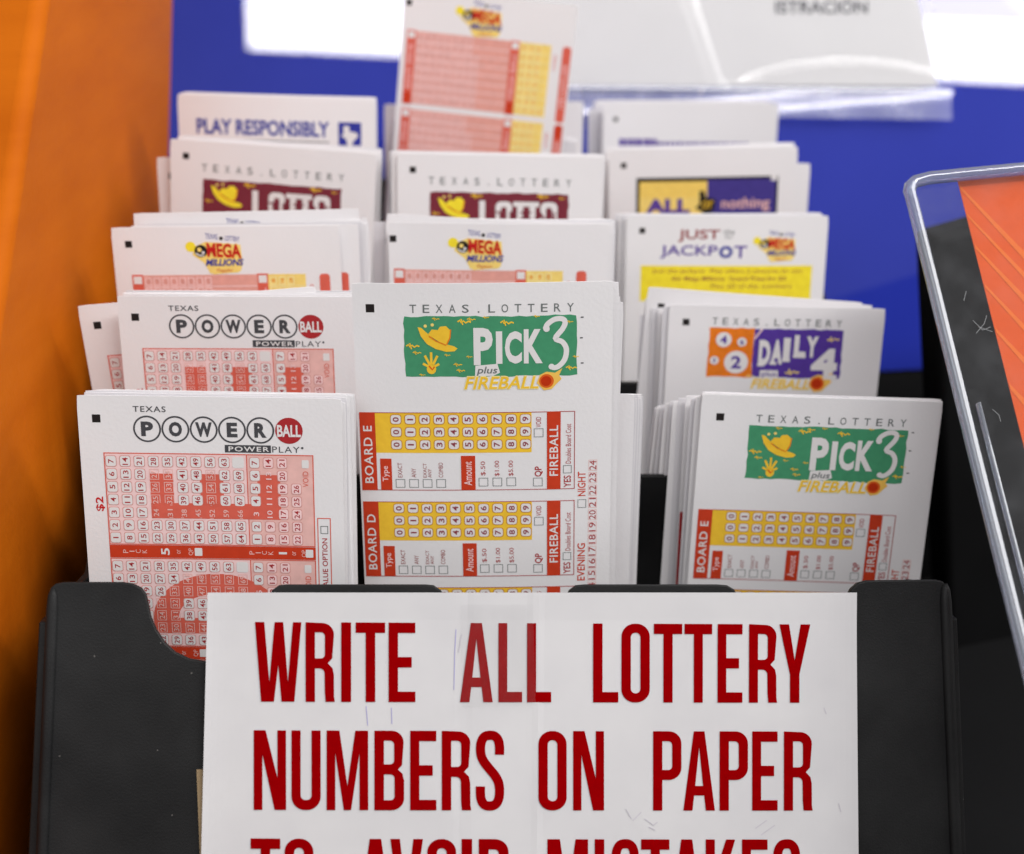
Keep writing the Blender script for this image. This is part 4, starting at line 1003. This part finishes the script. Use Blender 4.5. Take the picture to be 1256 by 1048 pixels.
# ------------------------------------------------------------------ paper in a clear sleeve on the blue panel
SLV = PANEL @ Matrix.Translation((0, 0, 0.006))
LV = lambda px, py: tuple(to_local(SLV, px, py)[:2])
new_mat('sheet_paper', (192, 191, 193), rough=0.7, var=0.02, scale=25)
sheet = link('notice_sheet', slab('notice_sheet', [LV(*q) for q in ((1150, 106), (1132, 20), (1118, -30), (1085, -120), (560, -120), (556, 104))], -0.0004, 0.0, 'sheet_paper'), SLV)
tag(sheet, 'grey white notice sheet hanging inside a clear sleeve on the blue panel', 'notice')
vs, fs, tw, th = tmesh('ISTRACIÓN', 0.02)
q0, q1, q2 = LV(951, 17), LV(1064, 17), LV(951, -3)
ux, uy = (Vector(q1) - Vector(q0)), (Vector(q2) - Vector(q0))
tv = [tuple((Vector(q0) + ux * (x / tw + .5) + uy * (y / th + .5)).to_3d() + Vector((0, 0, 0.0002))) for x, y in vs]
me = bpy.data.meshes.new('heading'); me.from_pydata(tv, [], fs); me.update(); me.materials.append(MATS['dark']); link('heading', me, Matrix(), sheet)
# the sleeve itself: a film with soft ripples, and a milky sealed margin under it
SLF = PANEL @ Matrix.Translation((0, 0, 0.0075)); LF = lambda px, py: to_local(SLF, px, py)
def film(name, quad, nx, ny, zf, mat, parent=None):
    a, b, c, d = [LF(*p_) for p_ in quad]; vs = []; fs = []
    for j in range(ny + 1):
        for i in range(nx + 1):
            s, t = i / nx, j / ny; q = (a * (1 - s) + b * s) * (1 - t) + (d * (1 - s) + c * s) * t
            vs.append((q.x, q.y, zf(s, t)))
    for j in range(ny):
        for i in range(nx): k = j * (nx + 1) + i; fs.append((k, k + nx + 1, k + nx + 2, k + 1))
    me = bpy.data.meshes.new(name); me.from_pydata(vs, [], fs); me.update(); me.materials.append(MATS[mat])
    for p_ in me.polygons: p_.use_smooth = True
    return link(name, me, SLF if parent is None else Matrix(), parent)
def ripple(s, t):
    z = 0.0090 * (1 - t) + 0.0004 * math.sin(5 * s + 2 * t)
    # a crease running down and a curved bulge near the bottom corner
    e = s - (0.50 + 0.10 * (t - 0.75)); z += 0.0016 * math.exp(-(e / 0.012) ** 2)
    c = t - (0.88 + 0.55 * (s - 0.80) ** 2 * 3.2); z += 0.0020 * math.exp(-(c / 0.020) ** 2) * math.exp(-((s - 0.80) / 0.2) ** 4)
    return z
slv = film('clear_sleeve', [(545, -125), (1105, -125), (1166, 112), (545, 106)], 150, 90, ripple, 'clear_sleeve')
tag(slv, 'rippled clear plastic sleeve with a milky sealed bottom margin on the blue panel', 'sleeve')
film('sealed_margin', [(545, 106.5), (1166, 112.5), (1168, 147), (545, 139)], 80, 10, lambda s, t: 0.00010 * math.sin(40 * s) + 0.00025 * math.sin(4 * t + 7 * s), 'sleeve_margin', slv)
a_ = [LF(*q) for q in ((545, 104.5), (1150, 109), (1168, 111), (1168, 116.5), (1150, 114), (545, 108))]
link('seam', slab('seam', [(q.x, q.y) for q in a_][::-1], 0.0008, 0.0012, 'sleeve_margin'), Matrix(), slv)

# ------------------------------------------------------------------ clear acrylic frame with an orange card
ACR = frame(1117, 226, .545, -5.6, -30, 3)
LA = lambda px, py: tuple(to_local(ACR, px, py)[:2])
edge = [(1122, 221), (1140, 217.5), (1256, 206.5), (1420, 191), (1560, 1000), (1300, 985), (1256, 800), (1196, 560), (1119, 247), (1115.5, 234)]
o2 = [LA(*q) for q in edge][::-1]
hold = link('card_holder', slab('card_holder', o2, -0.0012, 0.0012, 'clear_acrylic'), ACR)
bevel(hold, 0.0008, 2)
tag(hold, 'clear acrylic sign holder with scratches leaning back beside the black rack', 'holder')
# polished rim along the visible edges
def rim_of(pts, w0, z, name):
    vs = []; fs = []; N = 6
    for i, q in enumerate(pts):
        q = Vector((*LA(*q), 0)); a = Vector((*LA(*pts[max(0, i - 1)]), 0)); b = Vector((*LA(*pts[min(len(pts) - 1, i + 1)]), 0))
        dr = (b - a).normalized(); nn = Vector((-dr.y, dr.x, 0))
        for k in range(N):
            an = 2 * math.pi * k / N; vs.append(tuple(q + nn * (w0 * math.cos(an)) + Vector((0, 0, z * math.sin(an)))))
    for i in range(len(pts) - 1):
        for k in range(N): fs.append((i * N + k, i * N + (k + 1) % N, (i + 1) * N + (k + 1) % N, (i + 1) * N + k))
    fs += [list(range(N)), list(range((len(pts) - 1) * N, len(pts) * N))]
    return link(name, mesh(name, vs, fs, 'acrylic_edge', True), Matrix(), hold)
rim_of([(1300, 985), (1256, 800), (1196, 560), (1150, 372), (1119, 247), (1115.5, 236), (1117, 228), (1122, 223), (1140, 218.5), (1180, 214.5), (1256, 207.5), (1420, 192)], 0.0022, 0.0026, 'polished_rim')
rim_of([(1322, 985), (1278, 800), (1216, 560), (1200, 496)], 0.0009, 0.0016, 'inner_groove')
def scratch(pts, wd):
    q = [LA(*p_) for p_ in pts]; vs = []; fs = []
    for i in range(len(q) - 1):
        dx, dy = q[i + 1][0] - q[i][0], q[i + 1][1] - q[i][1]; g = math.hypot(dx, dy); k = len(vs)
        for e, sg in ((q[i], 1), (q[i], -1), (q[i + 1], -1), (q[i + 1], 1)): vs.append((e[0] - dy / g * wd / 2 * sg, e[1] + dx / g * wd / 2 * sg, 0.00135))
        fs.append((k, k + 1, k + 2, k + 3))
    link('scratch', mesh('scratch', vs, fs, 'scratch_white'), Matrix(), hold)
clear('scratch_white', haze=0.16, rough=0.6, ior=1.02, haze_col=(0.7, 0.72, 0.74))
for ln in ([(1192, 396), (1204, 408), (1214, 404)], [(1196, 412), (1206, 400), (1209, 390)], [(1199, 404), (1216, 410)], [(1181, 372), (1184, 360)], [(1216, 505), (1224, 512), (1226, 520)]): scratch(ln, 0.00028)
CARD = ACR @ Matrix.Translation((0, 0, -0.0035)); LC = lambda px, py: tuple(to_local(CARD, px, py)[:2])
ink('card_orange', (196, 78, 26), 0.03); ink('card_ray', (206, 100, 36), 0.03)
co = [(1175, 223), (1256, 215.5), (1430, 200), (1560, 985), (1370, 985), (1256, 548), (1216, 388)]
card = link('orange_card', slab('orange_card', [LC(*q) for q in co][::-1], -0.0004, 0.0, 'card_orange'), CARD)
tag(card, 'bright orange card with pale diagonal rays inside the clear acrylic holder', 'card')
rv = []; rf = []
def line_x(py): return 1176 + (py - 226) * (1256 - 1176) / (548 - 226)
for y0, wd in ((228, 5), (262, 4), (300, 5), (348, 5), (402, 6), (470, 8), (540, 8)):
    x0 = line_x(y0); x1 = 1400; dy = (x1 - x0) * 1.02
    k = len(rv)
    for q in ((x0 + .6, y0), (x0 + .6 + wd * .25, y0 + wd), (x1, y0 + dy + wd * 4.2), (x1, y0 + dy)): rv.append((*LC(*q), 0.0001))
    rf.append((k, k + 1, k + 2, k + 3))
link('ray_pattern', mesh('ray_pattern', rv, rf, 'card_ray'), Matrix(), card)

# dark bin standing behind the acrylic holder
BIN, bw = frame2(1146, 292, .66, 1500, 190, .70, 21)
bn = link('storage_bin', slab('storage_bin', [(0, -0.26), (bw, -0.26), (bw, 0), (0, 0)], -0.016, 0, 'matte_black'), BIN); bevel(bn, 0.004, 3)
tag(bn, 'matt black bin standing behind the clear acrylic holder', 'bin')
for o in bpy.data.objects:
    if 'bend_of' in o: del o['bend_of']
bpy.context.view_layer.update()
